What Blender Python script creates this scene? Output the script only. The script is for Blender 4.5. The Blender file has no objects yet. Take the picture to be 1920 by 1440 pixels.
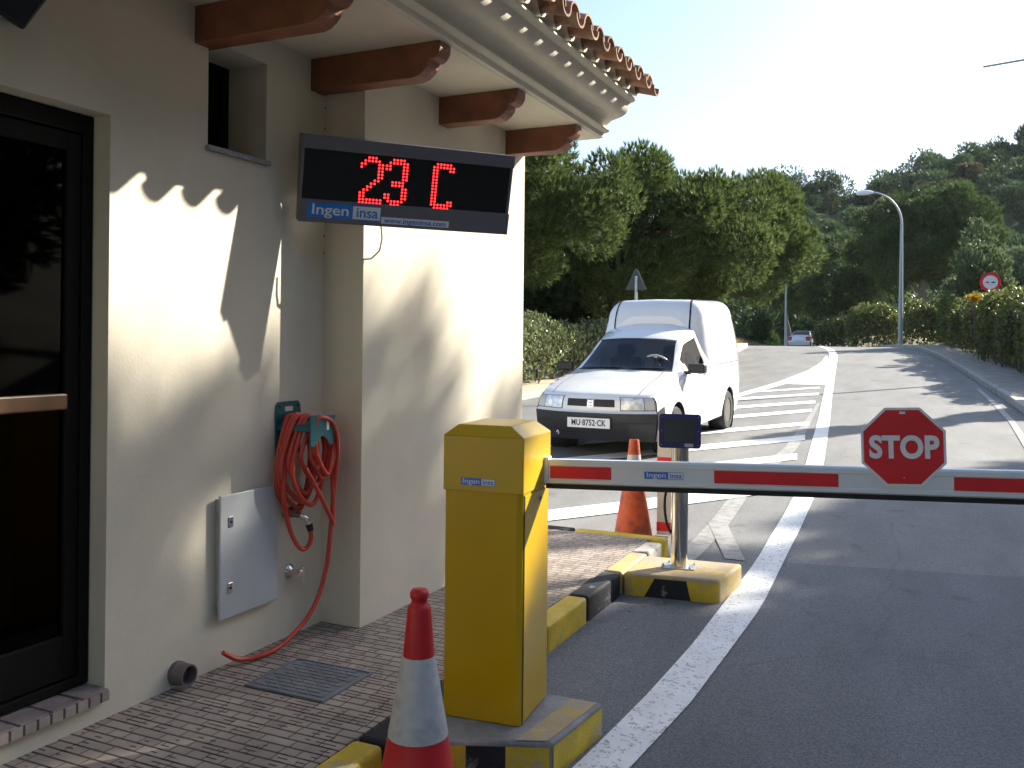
import bpy, bmesh, math, random
import numpy as np
from mathutils import Vector, Matrix
rad = math.radians
random.seed(7)
SC = bpy.context.scene
COL = SC.collection

# ------------------------------------------------------------------ camera, sky, sun, exposure
F_PX, YAW, ROLL, CAM_H = 1700.0, math.atan(790/1700.0), 0.0105, 1.5
cd = bpy.data.cameras.new('camera')
cd.sensor_fit = 'HORIZONTAL'; cd.sensor_width = 36.0
cd.lens = 36.0*F_PX/1920.0
cd.shift_y = -80.0/1920.0
cd.clip_start = 0.05; cd.clip_end = 3000
cam = bpy.data.objects.new('camera', cd); COL.objects.link(cam)
fwv = Vector((-math.sin(YAW), math.cos(YAW), 0)); rtv = Vector((math.cos(YAW), math.sin(YAW), 0)); upv = Vector((0, 0, 1))
cx = rtv*math.cos(ROLL)+upv*math.sin(ROLL); cy = -rtv*math.sin(ROLL)+upv*math.cos(ROLL)
M = Matrix((cx, cy, -fwv)).transposed().to_4x4(); M.translation = Vector((0, 0, CAM_H))
cam.matrix_world = M
SC.camera = cam

SUN = Vector((1.0, 1.42, 0.985)).normalized()
world = bpy.data.worlds.new('World'); SC.world = world; world.use_nodes = True
wn = world.node_tree; wn.nodes.clear()
sky = wn.nodes.new('ShaderNodeTexSky'); sky.sky_type = 'NISHITA'; sky.sun_disc = False
sky.sun_elevation = math.asin(SUN.z); sky.sun_rotation = math.atan2(SUN.x, SUN.y)
sky.air_density = 1.0; sky.dust_density = 1.3; sky.ozone_density = 1.6
bg = wn.nodes.new('ShaderNodeBackground'); bg.inputs['Strength'].default_value = 0.10
wo = wn.nodes.new('ShaderNodeOutputWorld')
wn.links.new(sky.outputs[0], bg.inputs[0]); wn.links.new(bg.outputs[0], wo.inputs[0])
sl = bpy.data.lights.new('sun', 'SUN'); sl.energy = 5.0; sl.angle = rad(0.5); sl.color = (1.0, 0.93, 0.80)
sun = bpy.data.objects.new('sun', sl); COL.objects.link(sun)
sun.rotation_euler = SUN.to_track_quat('Z', 'Y').to_euler(); sun.location = (10, 10, 20)
SC.view_settings.view_transform = 'Standard'; SC.view_settings.look = 'None'
SC.view_settings.exposure = 1.42; SC.view_settings.gamma = 1.0; SC.view_settings.use_curve_mapping = False
SC.render.engine = 'CYCLES'
SC.cycles.use_denoising = True
SC.cycles.max_bounces = 6; SC.cycles.transparent_max_bounces = 12

# ------------------------------------------------------------------ materials
def lnk(nt, a, b): nt.links.new(a, b)
def mat(name, col, rough=0.7, metal=0.0, var=0.12, vscale=6.0, bump=0.0, bscale=60.0, spec=None, coat=0.0,
        dirt=None, dscale=2.0, damt=0.5, dlo=0.5, dhi=0.65, emis=None, estr=0.0, detail=6.0):
    m = bpy.data.materials.new(name); m.use_nodes = True; nt = m.node_tree; b = nt.nodes['Principled BSDF']
    tc = nt.nodes.new('ShaderNodeTexCoord')
    n = nt.nodes.new('ShaderNodeTexNoise'); n.inputs['Scale'].default_value = vscale; n.inputs['Detail'].default_value = detail
    lnk(nt, tc.outputs['Object'], n.inputs['Vector'])
    mr = nt.nodes.new('ShaderNodeMapRange'); mr.inputs['From Min'].default_value = 0.3; mr.inputs['From Max'].default_value = 0.7
    mr.inputs['To Min'].default_value = 1-var; mr.inputs['To Max'].default_value = 1+var
    lnk(nt, n.outputs['Fac'], mr.inputs['Value'])
    mx = nt.nodes.new('ShaderNodeMix'); mx.data_type = 'RGBA'; mx.blend_type = 'MULTIPLY'; mx.inputs['Factor'].default_value = 1
    mx.inputs['A'].default_value = (*col, 1); lnk(nt, mr.outputs[0], mx.inputs['B'])
    out = mx.outputs['Result']
    if dirt:
        dn = nt.nodes.new('ShaderNodeTexNoise'); dn.inputs['Scale'].default_value = dscale; dn.inputs['Detail'].default_value = 9; dn.inputs['Roughness'].default_value = 0.65
        lnk(nt, tc.outputs['Object'], dn.inputs['Vector'])
        dr = nt.nodes.new('ShaderNodeMapRange'); dr.inputs['From Min'].default_value = dlo; dr.inputs['From Max'].default_value = dhi; dr.inputs['To Max'].default_value = damt
        lnk(nt, dn.outputs['Fac'], dr.inputs['Value'])
        m2 = nt.nodes.new('ShaderNodeMix'); m2.data_type = 'RGBA'; m2.inputs['B'].default_value = (*dirt, 1)
        lnk(nt, dr.outputs[0], m2.inputs['Factor']); lnk(nt, out, m2.inputs['A']); out = m2.outputs['Result']
    lnk(nt, out, b.inputs['Base Color'])
    b.inputs['Roughness'].default_value = rough; b.inputs['Metallic'].default_value = metal
    if spec is not None: b.inputs['Specular IOR Level'].default_value = spec
    if coat: b.inputs['Coat Weight'].default_value = coat; b.inputs['Coat Roughness'].default_value = 0.08
    if emis: b.inputs['Emission Color'].default_value = (*emis, 1); b.inputs['Emission Strength'].default_value = estr
    if bump:
        bn = nt.nodes.new('ShaderNodeTexNoise'); bn.inputs['Scale'].default_value = bscale; bn.inputs['Detail'].default_value = 5
        lnk(nt, tc.outputs['Object'], bn.inputs['Vector'])
        bp = nt.nodes.new('ShaderNodeBump'); bp.inputs['Strength'].default_value = bump; bp.inputs['Distance'].default_value = 0.01
        lnk(nt, bn.outputs['Fac'], bp.inputs['Height']); lnk(nt, bp.outputs[0], b.inputs['Normal'])
    return m

def foliage(name, c1, c2, trans=0.35, nscale=0.9, rough=0.5, blotch=0.5, spec=0.35):
    m = bpy.data.materials.new(name); m.use_nodes = True; nt = m.node_tree; b = nt.nodes['Principled BSDF']
    ge = nt.nodes.new('ShaderNodeNewGeometry'); tc = nt.nodes.new('ShaderNodeTexCoord')
    n = nt.nodes.new('ShaderNodeTexNoise'); n.inputs['Scale'].default_value = nscale; n.inputs['Detail'].default_value = 3
    lnk(nt, tc.outputs['Object'], n.inputs['Vector'])
    ad = nt.nodes.new('ShaderNodeMath'); ad.operation = 'MULTIPLY_ADD'; ad.inputs[1].default_value = 1-blotch
    ml = nt.nodes.new('ShaderNodeMath'); ml.operation = 'MULTIPLY'; ml.inputs[1].default_value = blotch
    lnk(nt, n.outputs['Fac'], ml.inputs[0]); lnk(nt, ge.outputs['Random Per Island'], ad.inputs[0]); lnk(nt, ml.outputs[0], ad.inputs[2])
    r = nt.nodes.new('ShaderNodeValToRGB'); r.color_ramp.elements[0].position = 0.2; r.color_ramp.elements[1].position = 0.85
    r.color_ramp.elements[0].color = (*c1, 1); r.color_ramp.elements[1].color = (*c2, 1)
    lnk(nt, ad.outputs[0], r.inputs['Fac'])
    lnk(nt, r.outputs['Color'], b.inputs['Base Color']); b.inputs['Roughness'].default_value = rough
    b.inputs['Specular IOR Level'].default_value = spec
    t = nt.nodes.new('ShaderNodeBsdfTranslucent'); lnk(nt, r.outputs['Color'], t.inputs['Color'])
    ms = nt.nodes.new('ShaderNodeMixShader'); ms.inputs[0].default_value = trans
    lnk(nt, b.outputs[0], ms.inputs[1]); lnk(nt, t.outputs[0], ms.inputs[2]); lnk(nt, ms.outputs[0], nt.nodes['Material Output'].inputs[0])
    return m

def glassm(name, tint, refl=1.0, rough=0.03):
    m = bpy.data.materials.new(name); m.use_nodes = True; nt = m.node_tree; nt.nodes.remove(nt.nodes['Principled BSDF'])
    tr = nt.nodes.new('ShaderNodeBsdfTransparent'); tr.inputs[0].default_value = (*tint, 1)
    gl = nt.nodes.new('ShaderNodeBsdfGlossy'); gl.inputs['Roughness'].default_value = rough; gl.inputs['Color'].default_value = (refl, refl, refl, 1)
    lw = nt.nodes.new('ShaderNodeLayerWeight'); lw.inputs[0].default_value = 0.5
    pw = nt.nodes.new('ShaderNodeMath'); pw.operation = 'POWER'; pw.inputs[1].default_value = 4.0; lnk(nt, lw.outputs['Facing'], pw.inputs[0])
    fr = nt.nodes.new('ShaderNodeMath'); fr.operation = 'MULTIPLY_ADD'; fr.inputs[1].default_value = 0.9; fr.inputs[2].default_value = 0.045; lnk(nt, pw.outputs[0], fr.inputs[0])
    ms = nt.nodes.new('ShaderNodeMixShader'); lnk(nt, fr.outputs[0], ms.inputs[0]); lnk(nt, tr.outputs[0], ms.inputs[1]); lnk(nt, gl.outputs[0], ms.inputs[2])
    lnk(nt, ms.outputs[0], nt.nodes['Material Output'].inputs[0])
    return m

def pavermat(name, c, brick=(0.13, 0.062), groove=0.12, mortar=0.006, bumpd=0.012, dark=0.25):
    m = bpy.data.materials.new(name); m.use_nodes = True; nt = m.node_tree; b = nt.nodes['Principled BSDF']
    tc = nt.nodes.new('ShaderNodeTexCoord'); mp = nt.nodes.new('ShaderNodeMapping'); mp.inputs['Scale'].default_value = (2.0, 1.0, 1.0)
    lnk(nt, tc.outputs['Object'], mp.inputs['Vector'])
    bt = nt.nodes.new('ShaderNodeTexBrick'); bt.inputs['Scale'].default_value = 1.0
    bt.inputs['Brick Width'].default_value = brick[0]; bt.inputs['Row Height'].default_value = brick[1]
    bt.inputs['Mortar Size'].default_value = mortar; bt.inputs['Mortar Smooth'].default_value = 0.3; bt.inputs['Bias'].default_value = 0.0
    bt.squash = 0.55; bt.squash_frequency = 3; bt.offset = 0.37; bt.offset_frequency = 2
    bt.inputs['Color1'].default_value = (c[0]*1.08, c[1]*1.08, c[2]*1.08, 1); bt.inputs['Color2'].default_value = (c[0]*0.88, c[1]*0.88, c[2]*0.88, 1)
    bt.inputs['Mortar'].default_value = (c[0]*dark, c[1]*dark, c[2]*dark, 1)
    lnk(nt, mp.outputs[0], bt.inputs['Vector'])
    # fine ribs: extra grooves inside every second brick
    b2 = nt.nodes.new('ShaderNodeTexBrick'); b2.inputs['Scale'].default_value = 1.0
    b2.inputs['Brick Width'].default_value = brick[0]*1.5; b2.inputs['Row Height'].default_value = brick[1]/2
    b2.inputs['Mortar Size'].default_value = mortar*0.8; b2.inputs['Mortar Smooth'].default_value = 0.3
    b2.inputs['Color1'].default_value = (1, 1, 1, 1); b2.inputs['Color2'].default_value = (1, 1, 1, 1); b2.inputs['Mortar'].default_value = (dark, dark, dark, 1)
    lnk(nt, mp.outputs[0], b2.inputs['Vector'])
    ck = nt.nodes.new('ShaderNodeTexNoise'); ck.inputs['Scale'].default_value = 9.0; ck.inputs['Detail'].default_value = 0
    lnk(nt, mp.outputs[0], ck.inputs['Vector'])
    gt = nt.nodes.new('ShaderNodeMath'); gt.operation = 'GREATER_THAN'; gt.inputs[1].default_value = 0.56; lnk(nt, ck.outputs['Fac'], gt.inputs[0])
    m0 = nt.nodes.new('ShaderNodeMix'); m0.data_type = 'RGBA'; m0.blend_type = 'MULTIPLY'; lnk(nt, gt.outputs[0], m0.inputs['Factor'])
    lnk(nt, bt.outputs['Color'], m0.inputs['A']); lnk(nt, b2.outputs['Color'], m0.inputs['B'])
    n = nt.nodes.new('ShaderNodeTexNoise'); n.inputs['Scale'].default_value = 3.5; n.inputs['Detail'].default_value = 8; n.inputs['Roughness'].default_value = 0.7
    lnk(nt, tc.outputs['Object'], n.inputs['Vector'])
    mr = nt.nodes.new('ShaderNodeMapRange'); mr.inputs['From Min'].default_value = 0.25; mr.inputs['From Max'].default_value = 0.75
    mr.inputs['To Min'].default_value = 0.62; mr.inputs['To Max'].default_value = 1.25; lnk(nt, n.outputs['Fac'], mr.inputs['Value'])
    m1 = nt.nodes.new('ShaderNodeMix'); m1.data_type = 'RGBA'; m1.blend_type = 'MULTIPLY'; m1.inputs['Factor'].default_value = 1
    lnk(nt, m0.outputs['Result'], m1.inputs['A']); lnk(nt, mr.outputs[0], m1.inputs['B']); lnk(nt, m1.outputs['Result'], b.inputs['Base Color'])
    b.inputs['Roughness'].default_value = 0.8
    bp = nt.nodes.new('ShaderNodeBump'); bp.inputs['Distance'].default_value = bumpd; bp.inputs['Strength'].default_value = 0.9
    lnk(nt, m0.outputs['Result'], bp.inputs['Height']); lnk(nt, bp.outputs[0], b.inputs['Normal'])
    return m

def asphalt(name, c, patch=None, tar=0.0):
    m = bpy.data.materials.new(name); m.use_nodes = True; nt = m.node_tree; b = nt.nodes['Principled BSDF']
    tc = nt.nodes.new('ShaderNodeTexCoord')
    f = nt.nodes.new('ShaderNodeTexNoise'); f.inputs['Scale'].default_value = 130; f.inputs['Detail'].default_value = 3; lnk(nt, tc.outputs['Object'], f.inputs['Vector'])
    fr = nt.nodes.new('ShaderNodeMapRange'); fr.inputs['From Min'].default_value = 0.3; fr.inputs['From Max'].default_value = 0.7; fr.inputs['To Min'].default_value = 0.55; fr.inputs['To Max'].default_value = 1.5
    lnk(nt, f.outputs['Fac'], fr.inputs['Value'])
    mp = nt.nodes.new('ShaderNodeMapping'); mp.inputs['Scale'].default_value = (1.2, 0.35, 1); lnk(nt, tc.outputs['Object'], mp.inputs['Vector'])
    l = nt.nodes.new('ShaderNodeTexNoise'); l.inputs['Scale'].default_value = 1.3; l.inputs['Detail'].default_value = 8; l.inputs['Roughness'].default_value = 0.6; lnk(nt, mp.outputs[0], l.inputs['Vector'])
    lr = nt.nodes.new('ShaderNodeMapRange'); lr.inputs['From Min'].default_value = 0.3; lr.inputs['From Max'].default_value = 0.7; lr.inputs['To Min'].default_value = 0.78; lr.inputs['To Max'].default_value = 1.2
    lnk(nt, l.outputs['Fac'], lr.inputs['Value'])
    wv = nt.nodes.new('ShaderNodeTexNoise'); wv.inputs['Scale'].default_value = 0.8; wv.inputs['Detail'].default_value = 4; lnk(nt, tc.outputs['Object'], wv.inputs['Vector'])
    wa = nt.nodes.new('ShaderNodeMix'); wa.data_type = 'RGBA'; wa.inputs['Factor'].default_value = 0.35; lnk(nt, tc.outputs['Object'], wa.inputs['A']); lnk(nt, wv.outputs['Color'], wa.inputs['B'])
    vo = nt.nodes.new('ShaderNodeTexVoronoi'); vo.feature = 'DISTANCE_TO_EDGE'; vo.inputs['Scale'].default_value = 0.55; lnk(nt, wa.outputs['Result'], vo.inputs['Vector'])
    vr = nt.nodes.new('ShaderNodeMapRange'); vr.inputs['From Min'].default_value = 0.0; vr.inputs['From Max'].default_value = 0.004; vr.inputs['To Min'].default_value = 0.82; vr.inputs['To Max'].default_value = 1.0; lnk(nt, vo.outputs['Distance'], vr.inputs['Value'])
    st = nt.nodes.new('ShaderNodeTexNoise'); st.inputs['Scale'].default_value = 2.6; st.inputs['Detail'].default_value = 2; lnk(nt, tc.outputs['Object'], st.inputs['Vector'])
    sr = nt.nodes.new('ShaderNodeMapRange'); sr.inputs['From Min'].default_value = 0.66; sr.inputs['From Max'].default_value = 0.76; sr.inputs['To Min'].default_value = 1.0; sr.inputs['To Max'].default_value = 0.6; lnk(nt, st.outputs['Fac'], sr.inputs['Value'])
    m9 = nt.nodes.new('ShaderNodeMath'); m9.operation = 'MULTIPLY'; lnk(nt, vr.outputs[0], m9.inputs[0]); lnk(nt, sr.outputs[0], m9.inputs[1])
    m8 = nt.nodes.new('ShaderNodeMath'); m8.operation = 'MULTIPLY'; lnk(nt, fr.outputs[0], m8.inputs[0]); lnk(nt, m9.outputs[0], m8.inputs[1])
    mm = nt.nodes.new('ShaderNodeMath'); mm.operation = 'MULTIPLY'; lnk(nt, m8.outputs[0], mm.inputs[0]); lnk(nt, lr.outputs[0], mm.inputs[1])
    mx = nt.nodes.new('ShaderNodeMix'); mx.data_type = 'RGBA'; mx.blend_type = 'MULTIPLY'; mx.inputs['Factor'].default_value = 1
    mx.inputs['A'].default_value = (*c, 1); lnk(nt, mm.outputs[0], mx.inputs['B'])
    lnk(nt, mx.outputs['Result'], b.inputs['Base Color']); b.inputs['Roughness'].default_value = 0.75; b.inputs['Specular IOR Level'].default_value = 0.4
    bp = nt.nodes.new('ShaderNodeBump'); bp.inputs['Distance'].default_value = 0.006; bp.inputs['Strength'].default_value = 0.6
    lnk(nt, f.outputs['Fac'], bp.inputs['Height']); lnk(nt, bp.outputs[0], b.inputs['Normal'])
    return m

def paintmat(name, c, hole, amt=0.5, scale=45, lo=0.55, hi=0.62):
    """road paint worn through in specks: what is below shows as a darker tone"""
    return mat(name, c, rough=0.6, var=0.08, vscale=5, dirt=hole, dscale=scale, damt=amt, dlo=lo, dhi=hi, bump=0.25, bscale=120)

MT = {}
MT['stucco'] = mat('stucco', (0.70, 0.65, 0.535), 0.9, var=0.05, vscale=3, bump=0.10, bscale=90, dirt=(0.48, 0.44, 0.37), dscale=1.4, damt=0.35, dlo=0.55, dhi=0.8)
MT['cornice'] = mat('cornice_plaster', (0.66, 0.62, 0.52), 0.85, var=0.05, vscale=4, bump=0.12, bscale=90, dirt=(0.42, 0.38, 0.32), dscale=3, damt=0.35, dlo=0.55, dhi=0.75)
MT['wood'] = mat('varnished_wood', (0.20, 0.072, 0.034), 0.6, var=0.28, vscale=9, bump=0.15, bscale=30)
MT['terracotta'] = mat('terracotta', (0.24, 0.135, 0.085), 0.9, var=0.45, vscale=5, bump=0.3, bscale=60, dirt=(0.55, 0.42, 0.30), dscale=8, damt=0.5)
MT['asphalt'] = asphalt('asphalt', (0.185, 0.185, 0.182))
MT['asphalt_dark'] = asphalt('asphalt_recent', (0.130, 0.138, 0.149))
MT['paint'] = paintmat('road_paint', (0.80, 0.81, 0.82), (0.20, 0.20, 0.20), 0.8, 48, 0.55, 0.62)
MT['paint_clean'] = paintmat('road_paint_fresh', (0.86, 0.86, 0.84), (0.5, 0.5, 0.48), 0.4, 30, 0.6, 0.7)
MT['paint_ghost'] = paintmat('road_paint_faded', (0.33, 0.325, 0.31), (0.22, 0.215, 0.20), 0.9, 14, 0.45, 0.6)
MT['paver'] = pavermat('ribbed_paving', (0.40, 0.335, 0.285), brick=(0.26, 0.050), mortar=.0055, bumpd=.008, dark=0.2)
MT['sidewalk_far'] = mat('concrete_pavement', (0.36, 0.31, 0.26), 0.9, var=0.2, vscale=3, bump=0.3, bscale=60)
MT['verge'] = mat('sandy_verge', (0.52, 0.42, 0.30), 0.95, var=0.25, vscale=4, bump=0.6, bscale=25)
MT['kerb'] = mat('kerb_concrete', (0.45, 0.42, 0.37), 0.85, var=0.15, vscale=6, bump=0.3, bscale=70, dirt=(0.2, 0.19, 0.17), dscale=4, damt=0.6)
MT['kyellow'] = mat('kerb_yellow', (0.62, 0.44, 0.03), 0.6, var=0.18, vscale=8, bump=0.35, bscale=70, dirt=(0.42, 0.36, 0.26), dscale=9, damt=0.8, dlo=0.56, dhi=0.63)
MT['kworn'] = mat('kerb_yellow_worn', (0.50, 0.38, 0.12), 0.7, var=0.2, vscale=8, bump=0.35, bscale=70, dirt=(0.40, 0.31, 0.24), dscale=5, damt=0.9, dlo=0.42, dhi=0.55)
MT['kblack'] = mat('kerb_black', (0.014, 0.015, 0.020), 0.75, var=0.3, vscale=8, bump=0.35, bscale=70, dirt=(0.30, 0.31, 0.33), dscale=10, damt=0.7, dlo=0.60, dhi=0.68)
MT['kgrey'] = mat('kerb_scuffed', (0.40, 0.38, 0.35), 0.8, var=0.2, vscale=8, bump=0.35, bscale=70, dirt=(0.05, 0.05, 0.055), dscale=6, damt=0.8, dlo=0.47, dhi=0.58)
MT['island_top'] = mat('island_concrete', (0.30, 0.30, 0.29), 0.85, var=0.25, vscale=7, bump=0.4, bscale=60, dirt=(0.12, 0.12, 0.12), dscale=5, damt=0.5)
MT['ground'] = mat('dry_ground', (0.20, 0.16, 0.10), 0.95, var=0.4, vscale=0.4, bump=0.6, bscale=8, dirt=(0.10, 0.11, 0.05), dscale=0.3, damt=0.8)
MT['yellow'] = mat('yellow_coated_steel', (0.58, 0.36, 0.004), 0.24, var=0.03, vscale=4, spec=0.5, bump=0.04, bscale=220)
MT['yellowcap'] = mat('yellow_gloss_cap', (0.60, 0.38, 0.006), 0.40, var=0.03, vscale=4, spec=0.75); MT['yellowcap'].node_tree.nodes['Principled BSDF'].inputs['Coat Roughness'].default_value = 0.42
MT['dark'] = mat('dark_rubber', (0.015, 0.015, 0.017), 0.6, var=0.2)
MT['black'] = mat('black_plastic', (0.009, 0.009, 0.010), 0.45, var=0.1)
MT['armwhite'] = mat('white_aluminium', (0.76, 0.79, 0.83), 0.35, metal=0.25, var=0.05, vscale=3)
MT['red'] = mat('reflective_red', (0.74, 0.014, 0.026), 0.35, var=0.08, vscale=10)
MT['signwhite'] = mat('sign_white', (0.84, 0.87, 0.92), 0.4, var=0.03)
MT['blue'] = mat('sticker_blue', (0.02, 0.20, 0.70), 0.4, var=0.03)
MT['stwhite'] = mat('sticker_white', (0.72, 0.76, 0.82), 0.4, var=0.03)
MT['steel'] = mat('polished_steel', (0.72, 0.68, 0.62), 0.14, metal=1.0, var=0.05)
MT['zinc'] = mat('galvanised_steel', (0.46, 0.48, 0.49), 0.45, metal=0.6, var=0.1)
MT['chrome'] = mat('chrome', (0.75, 0.75, 0.76), 0.12, metal=1.0, var=0.02)
MT['cabgrey'] = mat('grey_cabinet', (0.47, 0.50, 0.52), 0.5, var=0.05, bump=0.05, bscale=60)
MT['signgrey'] = mat('anodised_grey', (0.17, 0.17, 0.21), 0.4, metal=0.35, var=0.05)
MT['navy'] = mat('navy_plastic', (0.018, 0.016, 0.13), 0.4, var=0.05)
MT['screen'] = mat('dark_screen', (0.008, 0.008, 0.010), 0.25, var=0.0)
MT['led'] = mat('red_led', (0.9, 0.02, 0.03), 0.4, var=0.0, emis=(1.0, 0.018, 0.02), estr=2.2)
MT['hose'] = mat('red_hose', (0.56, 0.065, 0.04), 0.38, var=0.12, vscale=12)
MT['teal'] = mat('teal_plastic', (0.004, 0.10, 0.115), 0.4, var=0.08)
MT['conered'] = mat('cone_red', (0.55, 0.008, 0.015), 0.45, var=0.1, vscale=8, dirt=(0.20, 0.02, 0.02), dscale=8, damt=0.4)
MT['coneorange'] = mat('cone_orange', (0.62, 0.09, 0.02), 0.5, var=0.15, vscale=8, dirt=(0.10, 0.035, 0.02), dscale=7, damt=0.9, dlo=0.46, dhi=0.66)
MT['coneband'] = mat('cone_band', (0.50, 0.51, 0.53), 0.45, var=0.1, vscale=30, dirt=(0.3, 0.3, 0.3), dscale=16, damt=0.5)
MT['bronze'] = mat('dark_bronze_frame', (0.006, 0.005, 0.0045), 0.65, spec=0.2, var=0.1)
MT['doorglass'] = glassm('door_glass', (0.10, 0.11, 0.12), 0.28)
MT['doorwood'] = mat('door_rail_wood', (0.12, 0.06, 0.028), 0.45, var=0.2, vscale=12)
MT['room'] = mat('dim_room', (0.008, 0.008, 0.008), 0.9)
MT['stone'] = mat('granite_sill', (0.30, 0.30, 0.32), 0.6, var=0.35, vscale=120, bump=0.1)
MT['pipe'] = mat('grey_pipe', (0.16, 0.13, 0.13), 0.6, var=0.1)
MT['brass'] = mat('worn_brass', (0.20, 0.19, 0.17), 0.4, metal=0.7, var=0.2)
MT['iron'] = mat('cast_iron', (0.19, 0.20, 0.22), 0.55, var=0.2)
MT['carwhite'] = mat('van_white_paint', (0.80, 0.81, 0.82), 0.35, var=0.01, coat=1.0)
MT['carsilver'] = mat('car_silver_paint', (0.66, 0.68, 0.72), 0.3, metal=0.2, var=0.01, coat=1.0)
MT['bumper'] = mat('grey_black_bumper', (0.022, 0.023, 0.029), 0.45, var=0.15, vscale=5)
MT['tyre'] = mat('tyre', (0.022, 0.021, 0.02), 0.8, var=0.2)
MT['rim'] = mat('steel_rim', (0.12, 0.115, 0.11), 0.5, metal=0.4, var=0.15)
MT['headlight'] = mat('headlight_lens', (0.78, 0.79, 0.80), 0.28, metal=0.35, var=0.35, vscale=14)
MT['indicator'] = mat('clear_indicator', (0.55, 0.53, 0.52), 0.2, var=0.1)
MT['carglass'] = glassm('car_glass', (0.20, 0.235, 0.28), 0.9)
MT['sideglass'] = glassm('side_glass', (0.10, 0.11, 0.13), 0.2)
MT['print'] = mat('navy_print', (0.05, 0.05, 0.22), 0.5)
MT['taillight'] = mat('tail_light', (0.45, 0.008, 0.02), 0.2, var=0.1)
MT['interior'] = mat('dark_cloth', (0.03, 0.03, 0.035), 0.9)
MT['seam'] = mat('panel_gap', (0.10, 0.10, 0.11), 0.8)
MT['skin'] = mat('skin', (0.50, 0.25, 0.17), 0.55, var=0.05)
MT['shirt'] = mat('shirt_cloth', (0.16, 0.03, 0.06), 0.9)
MT['hair'] = mat('dark_hair', (0.03, 0.02, 0.015), 0.7)
MT['bark'] = mat('pine_bark', (0.16, 0.085, 0.055), 0.95, var=0.4, vscale=6, bump=0.9, bscale=14)
MT['barkgrey'] = mat('grey_bark', (0.15, 0.13, 0.115), 0.95, var=0.3, vscale=6, bump=0.8, bscale=16)
MT['pine'] = foliage('pine_needles', (0.028, 0.055, 0.013), (0.19, 0.25, 0.075), 0.45, 0.8)
MT['pine2'] = foliage('pine_needles_far', (0.022, 0.050, 0.018), (0.13, 0.19, 0.055), 0.35, 0.5)
MT['pine3'] = foliage('pine_needles_hill', (0.028, 0.062, 0.024), (0.125, 0.195, 0.07), 0.35, 0.09)
MT['olive'] = foliage('light_leaves', (0.07, 0.11, 0.05), (0.22, 0.29, 0.13), 0.35, 0.8)
MT['rust'] = foliage('rusty_leaves', (0.08, 0.08, 0.03), (0.19, 0.155, 0.07), 0.3, 0.5)
MT['hedge'] = foliage('hedge_leaves', (0.05, 0.08, 0.03), (0.34, 0.38, 0.17), 0.3, 1.4, rough=0.28, blotch=0.35, spec=0.7)
MT['hedge2'] = foliage('shrub_leaves', (0.04, 0.06, 0.015), (0.27, 0.31, 0.08), 0.4, 1.0, rough=0.35, blotch=0.45, spec=0.6)
MT['drygrass'] = foliage('dry_grass', (0.20, 0.13, 0.06), (0.42, 0.32, 0.17), 0.3, 0.6)
MT['twig'] = mat('twigs', (0.13, 0.10, 0.08), 0.9, var=0.3)
MT['sgreen'] = mat('lamp_post_paint', (0.38, 0.42, 0.44), 0.5, metal=0.3, var=0.08)
MT['yleaf'] = foliage('yellow_leaves', (0.35, 0.20, 0.01), (0.65, 0.42, 0.02), 0.3, 1.0)

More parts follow.
